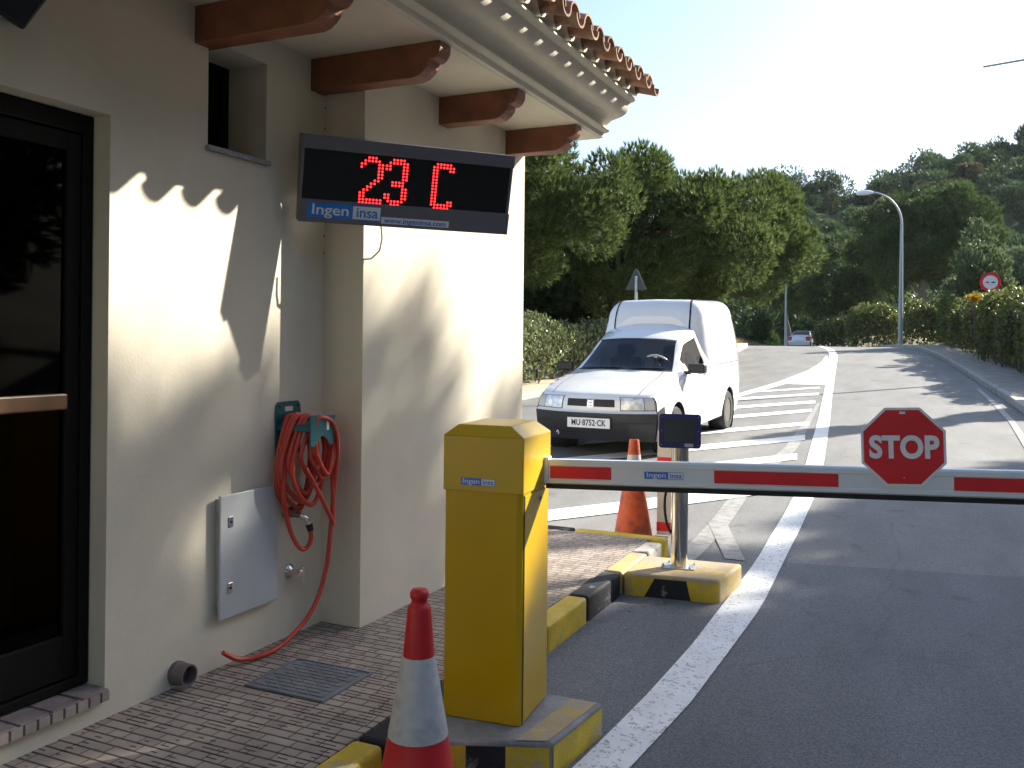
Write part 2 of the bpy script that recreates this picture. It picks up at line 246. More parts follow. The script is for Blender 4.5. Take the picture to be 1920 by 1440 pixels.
# ------------------------------------------------------------------ mesh helpers
class MB:
    def __init__(s): s.v = []; s.f = []; s.m = []; s.cur = 0
    def add(s, vs, fs, m=None):
        o = len(s.v); s.v += [tuple(v) for v in vs]
        for f in fs: s.f.append(tuple(i+o for i in f)); s.m.append(s.cur if m is None else m)
    def box(s, x0, x1, y0, y1, z0, z1, T=None, m=None):
        vs = [(x, y, z) for z in (z0, z1) for y in (y0, y1) for x in (x0, x1)]
        if T is not None: vs = [tuple(T @ Vector(v)) for v in vs]
        s.add(vs, [(0, 2, 3, 1), (4, 5, 7, 6), (0, 1, 5, 4), (2, 6, 7, 3), (0, 4, 6, 2), (1, 3, 7, 5)], m)
    def quad(s, a, b, c, d, m=None): s.add([a, b, c, d], [(0, 1, 2, 3)], m)
    def prism(s, pts, h0, h1, fn=None, m=None):
        """pts 2D polygon (ccw) extruded between h0 and h1; fn maps (a,b,h)->xyz"""
        fn = fn or (lambda a, b, h: (a, b, h))
        n = len(pts)
        vs = [fn(a, b, h0) for a, b in pts]+[fn(a, b, h1) for a, b in pts]
        fs = [tuple(range(n-1, -1, -1)), tuple(range(n, 2*n))]+[(i, (i+1) % n, n+(i+1) % n, n+i) for i in range(n)]
        s.add(vs, fs, m)
    def tube(s, pts, r, n=10, cap=True, m=None):
        pts = [Vector(p) for p in pts]; rs = r if isinstance(r, (list, tuple)) else [r]*len(pts)
        vs = []; prev = None
        for i, p in enumerate(pts):
            t = (pts[min(i+1, len(pts)-1)]-pts[max(i-1, 0)]).normalized()
            if prev is None:
                a = t.orthogonal().normalized()
            else:
                a = prev-t*prev.dot(t); a = a.normalized() if a.length > 1e-6 else t.orthogonal().normalized()
            prev = a; b = t.cross(a)
            for k in range(n):
                an = 2*math.pi*k/n; vs.append(p+(a*math.cos(an)+b*math.sin(an))*rs[i])
        fs = [(i*n+k, i*n+(k+1) % n, (i+1)*n+(k+1) % n, (i+1)*n+k) for i in range(len(pts)-1) for k in range(n)]
        if cap: fs += [tuple(range(n-1, -1, -1)), tuple(range((len(pts)-1)*n, len(pts)*n))]
        s.add(vs, fs, m)
    def lathe(s, prof, c=(0, 0, 0), n=32, T=None, m=None, cap=True):
        vs = []; k = len(prof)
        for r, z in prof:
            for j in range(n):
                a = 2*math.pi*j/n; v = Vector((r*math.cos(a), r*math.sin(a), z))
                if T is not None: v = T @ v
                vs.append(v+Vector(c))
        fs = [(i*n+j, i*n+(j+1) % n, (i+1)*n+(j+1) % n, (i+1)*n+j) for i in range(k-1) for j in range(n)]
        if cap and prof[0][0] > 1e-6: fs.append(tuple(range(n-1, -1, -1)))
        if cap and prof[-1][0] > 1e-6: fs.append(tuple(range((k-1)*n, k*n)))
        s.add(vs, fs, m)
    def build(s, name, mats, parent=None, loc=None, smooth=False, bevel=0.0, bseg=2, angle=40, weld=False):
        me = bpy.data.meshes.new(name); me.from_pydata(s.v, [], s.f); me.validate(verbose=False)
        mats = mats if isinstance(mats, (list, tuple)) else [mats]
        for m in mats: me.materials.append(m)
        if len(me.polygons) == len(s.m): me.polygons.foreach_set('material_index', s.m)
        if weld:
            bm = bmesh.new(); bm.from_mesh(me); bmesh.ops.remove_doubles(bm, verts=bm.verts, dist=1e-5)
            bmesh.ops.recalc_face_normals(bm, faces=bm.faces); bm.to_mesh(me); bm.free()
        if smooth:
            me.polygons.foreach_set('use_smooth', [True]*len(me.polygons))
            try: me.set_sharp_from_angle(angle=rad(angle))
            except Exception: pass
        me.update()
        o = bpy.data.objects.new(name, me); COL.objects.link(o)
        if parent: o.parent = parent
        if loc: o.location = loc
        if bevel:
            b = o.modifiers.new('bevel', 'BEVEL'); b.width = bevel; b.segments = bseg; b.limit_method = 'ANGLE'; b.angle_limit = rad(35)
            b.harden_normals = False
        return o

def tag(o, label, cat, group=None, kind=None):
    if label: o['label'] = label
    if cat: o['category'] = cat
    if group: o['group'] = group
    if kind: o['kind'] = kind
    return o
def struct(o): o['kind'] = 'structure'; return o
def thing(name, label, cat, loc=(0, 0, 0), rz=0, group=None):
    o = bpy.data.objects.new(name, None); COL.objects.link(o); o.location = loc; o.rotation_euler = (0, 0, rz)
    o.empty_display_size = 0.2
    return tag(o, label, cat, group)
def copy_tree(o, parent=None):
    c = o.copy(); COL.objects.link(c)
    if parent: c.parent = parent
    for ch in list(o.children): copy_tree(ch, c)
    return c
def text(name, body, size, m, T, parent, bold=0.0, sx=1.0, thick=0.0015, align='CENTER', space=1.0, shear=0):
    cu = bpy.data.curves.new(name, 'FONT'); cu.body = body; cu.size = size; cu.align_x = align; cu.align_y = 'CENTER'
    cu.offset = bold; cu.extrude = thick/2; cu.space_character = space; cu.shear = shear; cu.resolution_u = 6
    ob = bpy.data.objects.new(name, cu); COL.objects.link(ob)
    bpy.context.view_layer.update()
    me = bpy.data.meshes.new_from_object(ob.evaluated_get(bpy.context.evaluated_depsgraph_get()))
    COL.objects.unlink(ob); bpy.data.objects.remove(ob); bpy.data.curves.remove(cu)
    me.transform(T @ Matrix.Diagonal((sx, 1, 1, 1)))
    me.materials.clear(); me.materials.append(m); me.name = name
    o = bpy.data.objects.new(name, me); COL.objects.link(o)
    if parent: o.parent = parent
    return o
def frame(origin, xd, yd):
    """matrix whose local x,y axes are xd,yd"""
    xd = Vector(xd).normalized(); yd = Vector(yd).normalized(); zd = xd.cross(yd)
    m = Matrix((xd, yd, zd)).transposed().to_4x4(); m.translation = Vector(origin); return m

# ------------------------------------------------------------------ ground shape
GP = [(-1e3, 0), (6, 0), (9, .036), (14, .037), (38, .0465), (52, -.042), (75, -.015), (120, 0), (1e4, 0)]
def g(y):
    z = 0.0
    for (a, sa), (b, sb) in zip(GP, GP[1:]):
        if y <= a: break
        t = min(y, b); st = sa+(sb-sa)*(t-a)/(b-a); z += (sa+st)/2*(t-a)
    return z
def interp(y, tab):
    if y <= tab[0][0]: return tab[0][1]
    for (a, va), (b, vb) in zip(tab, tab[1:]):
        if y <= b:
            return va+(vb-va)*(y-a)/(b-a)
    return tab[-1][1]
def smooth_tab(tab, n=3):
    ys = np.arange(tab[0][0], tab[-1][0]+.01, 0.5); v = np.array([interp(y, tab) for y in ys])
    for _ in range(n):
        k = 9; p = np.pad(v, k//2, mode='edge'); v = np.convolve(p, np.ones(k)/k, 'valid')
    return list(zip(ys.tolist(), v.tolist()))
XR = smooth_tab([(-6, 1.55), (12, 1.52), (17.8, 1.42), (22, 1.11), (26.6, .80), (34, .25), (40.7, -.6), (48, -2.0), (56, -4.4), (65, -7.4), (80, -14), (100, -26)], 2)
XL = smooth_tab([(-6, -9.0), (8, -8.2), (16, -7.4), (20, -7.3), (34, -6.8), (40, -7.3), (44, -8.0), (50, -9.4), (56, -11.5), (65, -15), (80, -23), (100, -36)], 2)
def xr(y): return interp(y, XR)
def xl(y): return interp(y, XL)
YS = [-6+0.5*i for i in range(0, 24)]+[6+0.4*i for i in range(0, 110)]+[50+1.0*i for i in range(0, 46)]
def strip(name, fa, fb, ys, dz, m, nx=1, kind=True, z2=None):
    b = MB(); n = nx+1; vs = []
    for y in ys:
        a, c = fa(y), fb(y)
        for k in range(n):
            t = k/nx; vs.append((a+(c-a)*t, y, g(y)+dz+((z2 or 0)*t)))
    fs = [(i*n+k, i*n+k+1, (i+1)*n+k+1, (i+1)*n+k) for i in range(len(ys)-1) for k in range(nx)]
    b.add(vs, fs); o = b.build(name, m, smooth=True)
    if kind: struct(o)
    return o

# big ground sheet with bank on the right
b = MB(); vs = []
offs = [('l', -90, .5), ('l', -40, .4), ('l', -14, .25), ('l', -5, .14), ('l', -2.2, .10), ('l', -.10, .10), ('l', .05, -.25), ('r', -.05, -.25), ('r', .10, .10), ('r', 1.7, .10), ('r', 3.0, .5), ('r', 6, 1.2), ('r', 15, 3.0), ('r', 45, 9), ('r', 95, 16)]
ys = [-30, -14]+YS[::2]
for y in ys:
    for s_, o_, z_ in offs:
        x = (xl(y) if s_ == 'l' else xr(y))+o_
        vs.append((x, y, g(y)+z_))
n = len(offs)
b.add(vs, [(i*n+k, i*n+k+1, (i+1)*n+k+1, (i+1)*n+k) for i in range(len(ys)-1) for k in range(n-1)])
struct(b.build('ground', MT['ground'], smooth=True, angle=60))

strip('road', xl, xr, YS, 0.0, MT['asphalt'], nx=6)
# darker, newer asphalt lane surface near the barrier (seam across the lane)
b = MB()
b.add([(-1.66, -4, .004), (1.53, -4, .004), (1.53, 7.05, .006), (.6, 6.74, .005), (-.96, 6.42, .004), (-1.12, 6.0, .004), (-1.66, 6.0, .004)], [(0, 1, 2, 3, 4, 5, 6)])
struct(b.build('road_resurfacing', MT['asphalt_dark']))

# kerbs both sides
def kerb(name, f, side, ys, w=.12, h=.13):
    b = MB(); vs = []
    for y in ys:
        x = f(y); z = g(y)
        vs += [(x, y, z-.05), (x, y, z+h-.015), (x+side*.015, y, z+h), (x+side*w, y, z+h), (x+side*w, y, z-.05)]
    n = 5
    b.add(vs, [(i*n+k, i*n+k+1, (i+1)*n+k+1, (i+1)*n+k) for i in range(len(ys)-1) for k in range(n-1)])
    return struct(b.build(name, MT['kerb'], smooth=True, angle=30))
KY = [y for y in YS if y >= 9]
kerb('kerb', xr, 1, YS)
kerb('kerb', xl, -1, KY)
strip('sidewalk', lambda y: xr(y)+.12, lambda y: xr(y)+1.25, YS, .127, MT['sidewalk_far'])
strip('verge', lambda y: xl(y)-2.6, lambda y: xl(y)-.12, KY, .124, MT['verge'], nx=2)

# ------------------------------------------------------------------ road markings
def ribbon(name, L, R, dz, m, step=.35):
    ys = sorted(set([L[0][1], L[-1][1]]+list(np.arange(L[0][1], L[-1][1], step))))
    la = [(p[1], p[0]) for p in L]; ra = [(p[1], p[0]) for p in R]
    b = MB(); vs = []
    for y in ys:
        y = float(y)
        a_, c_ = interp(y, la), interp(y, ra)
        vs += [(a_, y, g(y)+dz), ((a_+c_)/2, y, g(y)+dz), (c_, y, g(y)+dz)]
    b.add(vs, [(i*3+k, i*3+k+1, i*3+k+4, i*3+k+3) for i in range(len(ys)-1) for k in range(2)])
    return struct(b.build(name, m))
Lm = [(-1.22, 2.0), (-1.13, 3.0), (-1.09, 3.65), (-1.07, 4.41), (-1.08, 5.42), (-1.09, 6.32), (-1.13, 7.28), (-1.16, 8.24), (-1.19, 8.9), (-1.31, 10.8), (-1.50, 13.16), (-1.68, 15.44), (-2.06, 19.8), (-2.55, 25.5), (-3.12, 31.1), (-3.45, 35.2), (-3.95, 39), (-4.75, 43.5), (-6.3, 50), (-9, 57)]
Rm = [(-1.04, 2.0), (-.95, 3.09), (-.90, 3.72), (-.88, 4.66), (-.87, 5.3), (-.90, 6.0), (-.93, 6.8), (-.95, 7.5), (-1.0, 8.8), (-1.12, 10.84), (-1.43, 14.65), (-1.84, 19.3), (-2.36, 25.5), (-2.86, 31.5), (-3.2, 35.5), (-3.65, 39), (-4.5, 43.5), (-6.0, 50), (-8.6, 57)]
ribbon('lane_line', [p for p in Lm if p[1] <= 9]+[(-1.19, 9)], [p for p in Rm if p[1] <= 8.9]+[(-1.005, 9)], .009, MT['paint'])
ribbon('lane_line', [(-1.19, 9)]+[p for p in Lm if p[1] > 9], [(-1.005, 9)]+[p for p in Rm if p[1] > 9], .009, MT['paint_clean'])
# gore edge line on the left of the hatching
ribbon('gore_line', [(-4.9, 9.5), (-4.35, 13.5), (-3.83, 18.2), (-3.42, 22.6), (-3.24, 27.1), (-3.3, 31.0), (-3.52, 34.4)], [(-4.72, 9.5), (-4.17, 13.5), (-3.62, 18.2), (-3.16, 22.2), (-2.99, 26.0), (-3.13, 31.0), (-3.47, 34.3)], .009, MT['paint_clean'])
# solid filled tip of the gore
b = MB()
def gp(x, y, dz): return (x, y, g(y)+dz)
tipL = [(-3.17, 22.2), (-3.0, 26.0), (-3.14, 31.0), (-3.46, 34.3)]; tipR = [(-2.28, 22.2), (-2.56, 26.0), (-3.10, 31.0), (-3.44, 34.3)]
for (a, c), (d, e) in zip(zip(tipL, tipR), zip(tipL[1:], tipR[1:])):
    for k in range(4):
        t0, t1 = k/4, (k+1)/4
        q = lambda p, s, t: (p[0]+(s[0]-p[0])*t, p[1]+(s[1]-p[1])*t)
        A, B, C_, D = q(a, d, t0), q(c, e, t0), q(c, e, t1), q(a, d, t1)
        b.quad(gp(*A, .008), gp(*B, .008), gp(*C_, .008), gp(*D, .008))
struct(b.build('gore_tip', MT['paint_clean']))
b = MB()
hat = [[(-3.50, 20.1), (-2.34, 21.65), (-2.28, 21.28), (-3.45, 19.75)],
       [(-3.61, 18.4), (-2.19, 20.15), (-2.12, 19.6), (-3.55, 17.8)],
       [(-3.82, 16.2), (-2.07, 18.45), (-2.01, 17.95), (-3.78, 15.75)],
       [(-4.05, 14.0), (-1.95, 16.90), (-1.90, 16.43), (-4.0, 13.5)],
       [(-4.25, 11.65), (-1.76, 15.0), (-1.71, 14.55), (-4.25, 11.2)],
       [(-4.55, 9.45), (-1.63, 13.38), (-1.57, 12.86), (-4.55, 8.9)],
       [(-4.8, 7.2), (-1.51, 11.62), (-1.45, 11.15), (-4.8, 6.6)],
       [(-4.8, 4.95), (-1.42, 9.65), (-1.30, 9.15), (-4.6, 4.6)]]
for h_ in hat:
    N = 6
    for k in range(N):
        t0, t1 = k/N, (k+1)/N
        L0 = [h_[0][i]+(h_[1][i]-h_[0][i])*t0 for i in (0, 1)]; L1 = [h_[0][i]+(h_[1][i]-h_[0][i])*t1 for i in (0, 1)]
        R0 = [h_[3][i]+(h_[2][i]-h_[3][i])*t0 for i in (0, 1)]; R1 = [h_[3][i]+(h_[2][i]-h_[3][i])*t1 for i in (0, 1)]
        b.quad(gp(*R0, .0085), gp(*R1, .0085), gp(*L1, .0085), gp(*L0, .0085))
struct(b.build('hatch_markings', MT['paint_clean']))
# faint older markings
ribbon('faded_line', [(-1.78, 10.2), (-1.72, 12), (-1.80, 14), (-1.98, 18)], [(-1.62, 10.2), (-1.56, 12), (-1.68, 14), (-1.93, 18)], .005, MT['paint_ghost'])
ribbon('faded_line', [(-1.62, 6.1), (-1.66, 7.4), (-1.80, 9.6)], [(-1.47, 6.1), (-1.50, 7.4), (-1.64, 9.6)], .005, MT['paint_ghost'])
b = MB(); b.quad(gp(-1.30, 6.35, .006), gp(-1.16, 6.35, .006), gp(-1.55, 7.6, .006), gp(-1.68, 7.5, .006)); struct(b.build('faded_arrow', MT['paint_ghost']))
ribbon('shoulder_line', [(1.05, 9), (1.06, 13), (1.08, 16), (1.0, 19), (.86, 22.3)], [(1.15, 9), (1.16, 13), (1.18, 16), (1.1, 19), (.94, 22.3)], .008, MT['paint_ghost'])

# ------------------------------------------------------------------ near sidewalk and kerb pieces
b = MB(); b.box(-8, -1.785, -4, 6.14, -.05, .130); struct(b.build('sidewalk', MT['paver']))
def kpiece(x0, x1, y0, y1, m, z=.136, name='kerb'):
    b = MB(); b.box(x0, x1, y0, y1, -.05, z); o = b.build(name, m, bevel=.018, bseg=3); return struct(o)
ky = [(-4, -.0, 'kgrey'), (0, .62, 'kyellow'), (.63, 1.25, 'kblack'), (1.26, 1.93, 'kblack'), (1.94, 2.60, 'kyellow')]
for a, c, m_ in ky: kpiece(-1.783, -1.665, a, c-.008, MT[m_])
for a, c, m_ in [(2.61, 3.29, 'kblack'), (5.17, 5.71, 'kworn'), (3.30, 3.74, 'kblack'), (3.75, 4.02, 'kgrey'), (4.03, 4.58, 'kyellow'), (4.59, 5.16, 'kblack'), (5.72, 6.06, 'kgrey')]:
    kpiece(-1.783, -1.665, a, c-.008, MT[m_])
for i, (a, c) in enumerate([(-2.35, -1.665), (-3.0, -2.36), (-3.7, -3.01), (-5, -3.71)]):
    b = MB(); b.box(a, c-.008, 6.142, 6.25, -.05, .137); struct(b.build('kerb', MT['kyellow' if i % 2 == 0 else 'kblack'], bevel=.018, bseg=3))

def island(name, pts, stripes, topm, ztop=.14):
    """concrete island: polygon with painted front face stripes"""
    b = MB(); b.prism(pts, -.05, ztop, m=0)
    # painted blocks sit 2 mm proud of front and right faces
    mats = [topm]
    o = b.build(name, mats, bevel=.02, bseg=3); return struct(o)
# island below the reader post
isl = [(-1.655, 5.165), (-1.10, 5.235), (-1.06, 5.70), (-1.66, 5.64)]
b = MB(); b.prism(isl, -.05, .138); struct(b.build('traffic_island', MT['kworn'], bevel=.02, bseg=3))
def facepatch(p0, p1, cuts, z0, z1, out, name='island_stripes'):
    """slanted yellow/black paint on a vertical face from p0 to p1; cuts: list of (t_bottom0,t_top0,t_bottom1,t_top1,mat)"""
    p0 = Vector((*p0, 0)); p1 = Vector((*p1, 0)); d = p1-p0; nrm = Vector((d.y, -d.x, 0)).normalized()*out
    for i, (b0, t0, b1, t1, m_) in enumerate(cuts):
        b = MB()
        P = lambda t, z: tuple(p0+d*t+nrm+Vector((0, 0, z)))
        b.quad(P(b0, z0), P(b1, z0), P(t1, z1), P(t0, z1)); struct(b.build(name, MT[m_]))
facepatch(isl[0], isl[1], [(.09, .09, .22, .33, 'kyellow'), (.22, .33, .71, .66, 'kblack'), (.71, .66, .985, .985, 'kyellow')], 0.002, .116, .003)
# island below the barrier cabinet
isl2 = [(-1.655, 2.67), (-1.17, 2.875), (-1.13, 3.28), (-1.655, 3.28)]
b = MB(); b.prism(isl2, -.05, .128); struct(b.build('traffic_island', MT['island_top'], bevel=.015, bseg=3))
facepatch(isl2[0], isl2[1], [(.02, .02, .30, .30, 'kblack'), (.30, .30, .44, .44, 'kyellow'), (.44, .44, .70, .70, 'kblack'), (.70, .70, .985, .985, 'kyellow')], 0.002, .112, .003)
facepatch(isl2[1], isl2[2], [(.02, .02, .98, .98, 'kyellow')], 0.002, .112, .003)
b = MB(); b.add([(-1.29, 2.835, .1305), (-1.185, 2.88, .1305), (-1.145, 3.265, .1305), (-1.245, 3.265, .1305)], [(0, 1, 2, 3)]); struct(b.build('island_stripes', MT['kworn']))

# drain grate in the pavement
t = thing('drain_cover', 'dark cast drain cover with brick pattern set in the pavement beside the red hose end', 'drain cover', (-2.26, 2.97, .131))
b = MB()
b.box(-.185, .185, -.16, .16, 0, .003, m=0); b.build('plate', MT['iron'], t)
b = MB()
for k in range(10):
    y = -.135+.0295*k
    for j in range(5):
        x = -.172+.068*j+(.034 if k % 2 else 0)
        if x+.06 < .176: b.box(x, x+.060, y, y+.022, .003, .006)
b.build('tread_pattern', MT['iron'], t)
b = MB()
for (x0, x1, y0, y1) in [(-.19, .19, -.168, -.158), (-.19, .19, .158, .168), (-.19, -.182, -.158, .158), (.182, .19, -.158, .158)]: b.box(x0, x1, y0, y1, 0, .008)
b.build('rim', MT['iron'], t)
# a few dry leaves and litter beside the kerb
for i, (x, y) in enumerate([(-1.60, 4.62), (-1.52, 4.86), (-1.56, 5.02), (-1.47, 5.0), (-1.44, 4.55), (-1.40, 5.08)]):
    b = MB(); a = i*1.3; r_ = .012
    p = [(math.cos(a+k*1.57)*r_*(1.8 if k % 2 else .8), math.sin(a+k*1.57)*r_*(1.8 if k % 2 else .8), .004+.004*(k % 2)) for k in range(4)]
    b.quad(*p); o = b.build('dry_leaf', MT['drygrass']); o.location = (x, y, .006)
    tag(o, 'small pale dry leaf lying on the asphalt by the painted kerb', 'leaf', 'dry leaves on the asphalt by the kerb')

# ------------------------------------------------------------------ gatehouse
WA, WC = -2.685, -2.458
house = thing('gatehouse', 'cream stucco gatehouse with tiled eaves and wooden brackets beside the barrier', 'building', (-2.685, 3.6, .13))
def hb(b, name, m, **k):
    o = b.build(name, m, **k); o.parent = house; o.matrix_parent_inverse = Matrix.Translation((2.685, -3.6, -.13)); return o
DY0, DY1, DZ0, DZ1 = 1.25, 2.34, .245, 2.297
WY0, WY1, WZ0, WZ1 = 2.82, 3.175, 2.285, 2.715
ZT = 2.828
b = MB()
xi = WA-.30
b.box(xi, WA, -3, DY0, .0, ZT)
b.box(xi, WA, DY0, DY1, .0, .205)
b.box(xi, WA, DY0, DY1, DZ1, ZT)
b.box(xi, WA, DY1, WY0, .0, ZT)
b.box(xi, WA, WY0, WY1, .0, WZ0-.022)
b.box(xi, WA, WY0, WY1, WZ1, ZT)
b.box(xi, WA, WY1, 3.606, .0, ZT)
b.box(xi, WC, 3.606, 5.46, .0, ZT)
b.box(-7, xi, 5.16, 5.46, .0, ZT)
b.box(-7, xi, -3.0, -2.7, .0, ZT)
hb(b, 'wall', MT['stucco'])
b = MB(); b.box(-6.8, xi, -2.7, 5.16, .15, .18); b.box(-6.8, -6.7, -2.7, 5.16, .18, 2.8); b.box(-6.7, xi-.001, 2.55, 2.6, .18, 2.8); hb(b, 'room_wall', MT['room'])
# soffit + cornice
b = MB(); b.box(-7.0, -1.985, -3, 5.595, ZT, ZT+.03); hb(b, 'soffit', MT['stucco'])
prof = [(-1.99, 2.828), (-1.962, 2.834), (-1.957, 2.858), (-1.930, 2.862), (-1.918, 2.874), (-1.930, 2.886), (-1.943, 2.890), (-1.938, 2.912), (-1.912, 2.934), (-1.875, 2.946), (-1.84, 2.955), (-1.812, 2.971), (-1.795, 2.995), (-1.786, 3.025), (-1.782, 3.038), (-1.762, 3.041), (-1.745, 3.054), (-1.752, 3.070), (-1.78, 3.076), (-1.83, 3.079)]
b = MB(); ysn = [-3.0]+[5.60]
vs = [(x, y, z) for y in ysn for x, z in prof]; k = len(prof)
b.add(vs, [(i, i+1, k+i+1, k+i) for i in range(k-1)])
# returned end of the cornice (solid cap)
b.add([(x, 5.60, z) for x, z in prof]+[(-2.2, 5.60, 3.079), (-2.2, 5.60, 2.828)], [tuple(range(k+2))])
hb(b, 'cornice', MT['cornice'], smooth=True, angle=50)
b = MB(); b.box(-1.98, -1.815, -3, 5.59, 3.075, 3.17); b.box(-7, -1.98, -3, 5.59, 2.86, 3.05); hb(b, 'plaster_fill', MT['cornice'])
# roof tiles : canals and covers
b = MB(); sl_ = math.tan(rad(17)); PER = .195
def halfpipe(b, y, x0, x1, zc0, r0, r1, up, th=.011, n=9, m=0):
    vs = []
    for (x, r) in ((x0, r0), (x1, r1)):
        z = zc0+(x0-x)*sl_
        for rr in (r, r-th):
            for j in range(n+1):
                a = math.pi*j/n; vs.append((x, y+rr*math.cos(a), z+(rr*math.sin(a) if up else -rr*math.sin(a))))
    N = n+1; fs = []
    for j in range(n):
        fs += [(j, j+1, 2*N+j+1, 2*N+j), (N+j+1, N+j, 3*N+j, 3*N+j+1), (j, N+j, N+j+1, j+1), (2*N+j, 2*N+j+1, 3*N+j+1, 3*N+j)]
    fs += [(0, 2*N, 3*N, N), (N-1, N+n, 3*N+n, 2*N+n)]
    b.add(vs, fs, m)
rnd = random.Random(3)
ny = 30
for i in range(ny):
    y = 5.62-PER*i; j_ = rnd.uniform(-.012, .012); dz = rnd.uniform(-.004, .004)
    halfpipe(b, y, -1.610+j_*.5, -1.98, 3.130+dz, .060, .070, False)
    halfpipe(b, y, -1.93, -2.45, 3.262+dz, .068, .078, False)
    halfpipe(b, y-PER/2, -1.685+rnd.uniform(-.008, .008), -2.02, 3.176+dz, .070, .062, True)
    halfpipe(b, y-PER/2, -1.97, -2.45, 3.285+dz, .074, .062, True)
halfpipe(b, 5.62+PER/2, -1.685, -2.02, 3.176, .070, .062, True)
halfpipe(b, 5.62+PER/2, -1.97, -2.45, 3.285, .074, .062, True)
for i in range(ny):  # mortar sleeve around the inner half of every canal tile
    y = 5.62-PER*i; halfpipe(b, y, -1.745, -1.83, 3.150, .066, .070, False, th=.012, m=1)
hb(b, 'roof', [MT['terracotta'], MT['cornice']], smooth=True, angle=50)
b = MB(); b.add([(-2.4, -3, 3.24), (-2.4, 5.6, 3.24), (-4.8, 5.6, 4.0), (-4.8, -3, 4.0), (-7.2, -3, 3.18), (-7.2, 5.6, 3.18)], [(0, 1, 2, 3), (3, 2, 5, 4), (1, 5, 2), (0, 3, 4)]); hb(b, 'roof_slope', MT['terracotta'])
# brackets
for y, x0 in ((2.743, WA), (3.487, WA), (4.312, WC), (5.162, WC), (1.99, WA), (1.22, WA)):
    pr = [(x0-.02, 2.678), (-2.125, 2.676), (-2.095, 2.684), (-2.068, 2.702), (-2.050, 2.722), (-2.042, 2.745), (-2.042, 2.750), (-2.022, 2.750), (-2.005, 2.760), (-1.992, 2.777), (-1.986, 2.797), (-1.986, 2.8265), (x0-.02, 2.8265)]
    b = MB(); b.prism(pr, y, y+.10, fn=lambda a, c, h: (a, h, c), m=0)
    hb(b, 'bracket', MT['wood'], bevel=.003, bseg=1)
# granite window sill, window frame & glass
b = MB(); b.box(WA-.24, WA+.022, WY0-.012, WY1+.012, WZ0-.021, WZ0); hb(b, 'window_sill', MT['stone'], bevel=.003)
fx = WA-.25
b = MB()
for (y0, y1, z0, z1) in [(WY0+.001, WY1-.001, WZ0, WZ0+.035), (WY0+.001, WY1-.001, WZ1-.035, WZ1), (WY0+.001, WY0+.035, WZ0+.035, WZ1-.035), (WY1-.035, WY1-.001, WZ0+.035, WZ1-.035), ((WY0+WY1)/2-.015, (WY0+WY1)/2+.015, WZ0+.035, WZ1-.035)]:
    b.box(fx, fx+.035, y0, y1, z0, z1)
wf = hb(b, 'window_frame', MT['bronze'])
b = MB(); b.box(fx+.012, fx+.018, WY0+.035, WY1-.035, WZ0+.035, WZ1-.035); hb(b, 'window_glass', MT['doorglass'])
# door
dx = -2.765
b = MB(); b.box(WA-.24, WA+.030, DY0, DY1-.005, .206, DZ0-.006); hb(b, 'door_step', MT['paver'])
b = MB()
for k_ in range(9):
    y = DY0+.02+k_*.12; b.box(WA-.235, WA+.026, y, y+.106, DZ0-.007, DZ0)
hb(b, 'step_tiles', mat('step_tile', (0.26, 0.22, 0.22), 0.6, var=0.2, vscale=20), bevel=.004)
b = MB()
b.box(dx-.05, dx, DY1-.045, DY1-.002, DZ0+.005, DZ1-.002); b.box(dx-.05, dx, DY0, DY0+.07, DZ0+.005, DZ1-.002)
b.box(dx-.05, dx, DY0+.07, DY1-.045, DZ1-.07, DZ1-.002); b.box(dx-.05, dx, DY0+.07, DY1-.045, DZ0+.005, DZ0+.04)
hb(b, 'door_frame', MT['bronze'], bevel=.004)
b = MB()
a0, a1 = DY0+.075, DY1-.049
b.box(dx-.045, dx-.008, a1-.055, a1, DZ0+.045, DZ1-.075); b.box(dx-.045, dx-.008, a0, a0+.06, DZ0+.045, DZ1-.075)
b.box(dx-.045, dx-.008, a0+.06, a1-.055, DZ1-.14, DZ1-.075); b.box(dx-.045, dx-.008, a0+.06, a1-.055, DZ0+.045, DZ0+.20)
hb(b, 'door', MT['bronze'], bevel=.004)
b = MB(); b.box(dx-.030, dx-.024, a0+.06, a1-.055, DZ0+.2, DZ1-.14); hb(b, 'door_glass', MT['doorglass'])
b = MB(); b.box(dx-.022, dx+.004, a0+.06, a1-.052, 1.243, 1.300); hb(b, 'door_rail', MT['doorwood'], bevel=.006)
# anchor holes stains on pillar side
for z in (2.62, 2.52, 2.0, 1.92):
    b = MB(); b.lathe([(.004, 0), (.004, .003)], n=8, T=Matrix.Translation((WA+.002, 3.598, z)) @ Matrix.Rotation(rad(90), 4, 'Y')); hb(b, 'wall_plug', MT['dark'])

# ------------------------------------------------------------------ floodlight above the door
t = thing('floodlight', 'black outdoor floodlight fixed on the wall above the dark door', 'light', (-2.62, 1.86, 2.60))
T = Matrix.Rotation(rad(-20), 4, 'X') @ Matrix.Rotation(rad(28), 4, 'Y')
b = MB(); b.box(-.045, .045, -.15, .13, -.085, .085, T=T); b.build('housing', MT['black'], t, bevel=.01)
b = MB(); b.box(.047, .053, -.13, .11, -.07, .07, T=T); b.build('lens', MT['screen'], t)
b = MB(); b.box(-.02, .02, -.06, -.03, -.115, -.085, T=T); b.box(-.065, -.045, -.17, .15, -.10, -.088, T=T); b.tube([(-.06, 0, -.02), (-.06, -.02, -.14), (.0, -.04, -.13)], .008); b.build('bracket', MT['dark'], t)

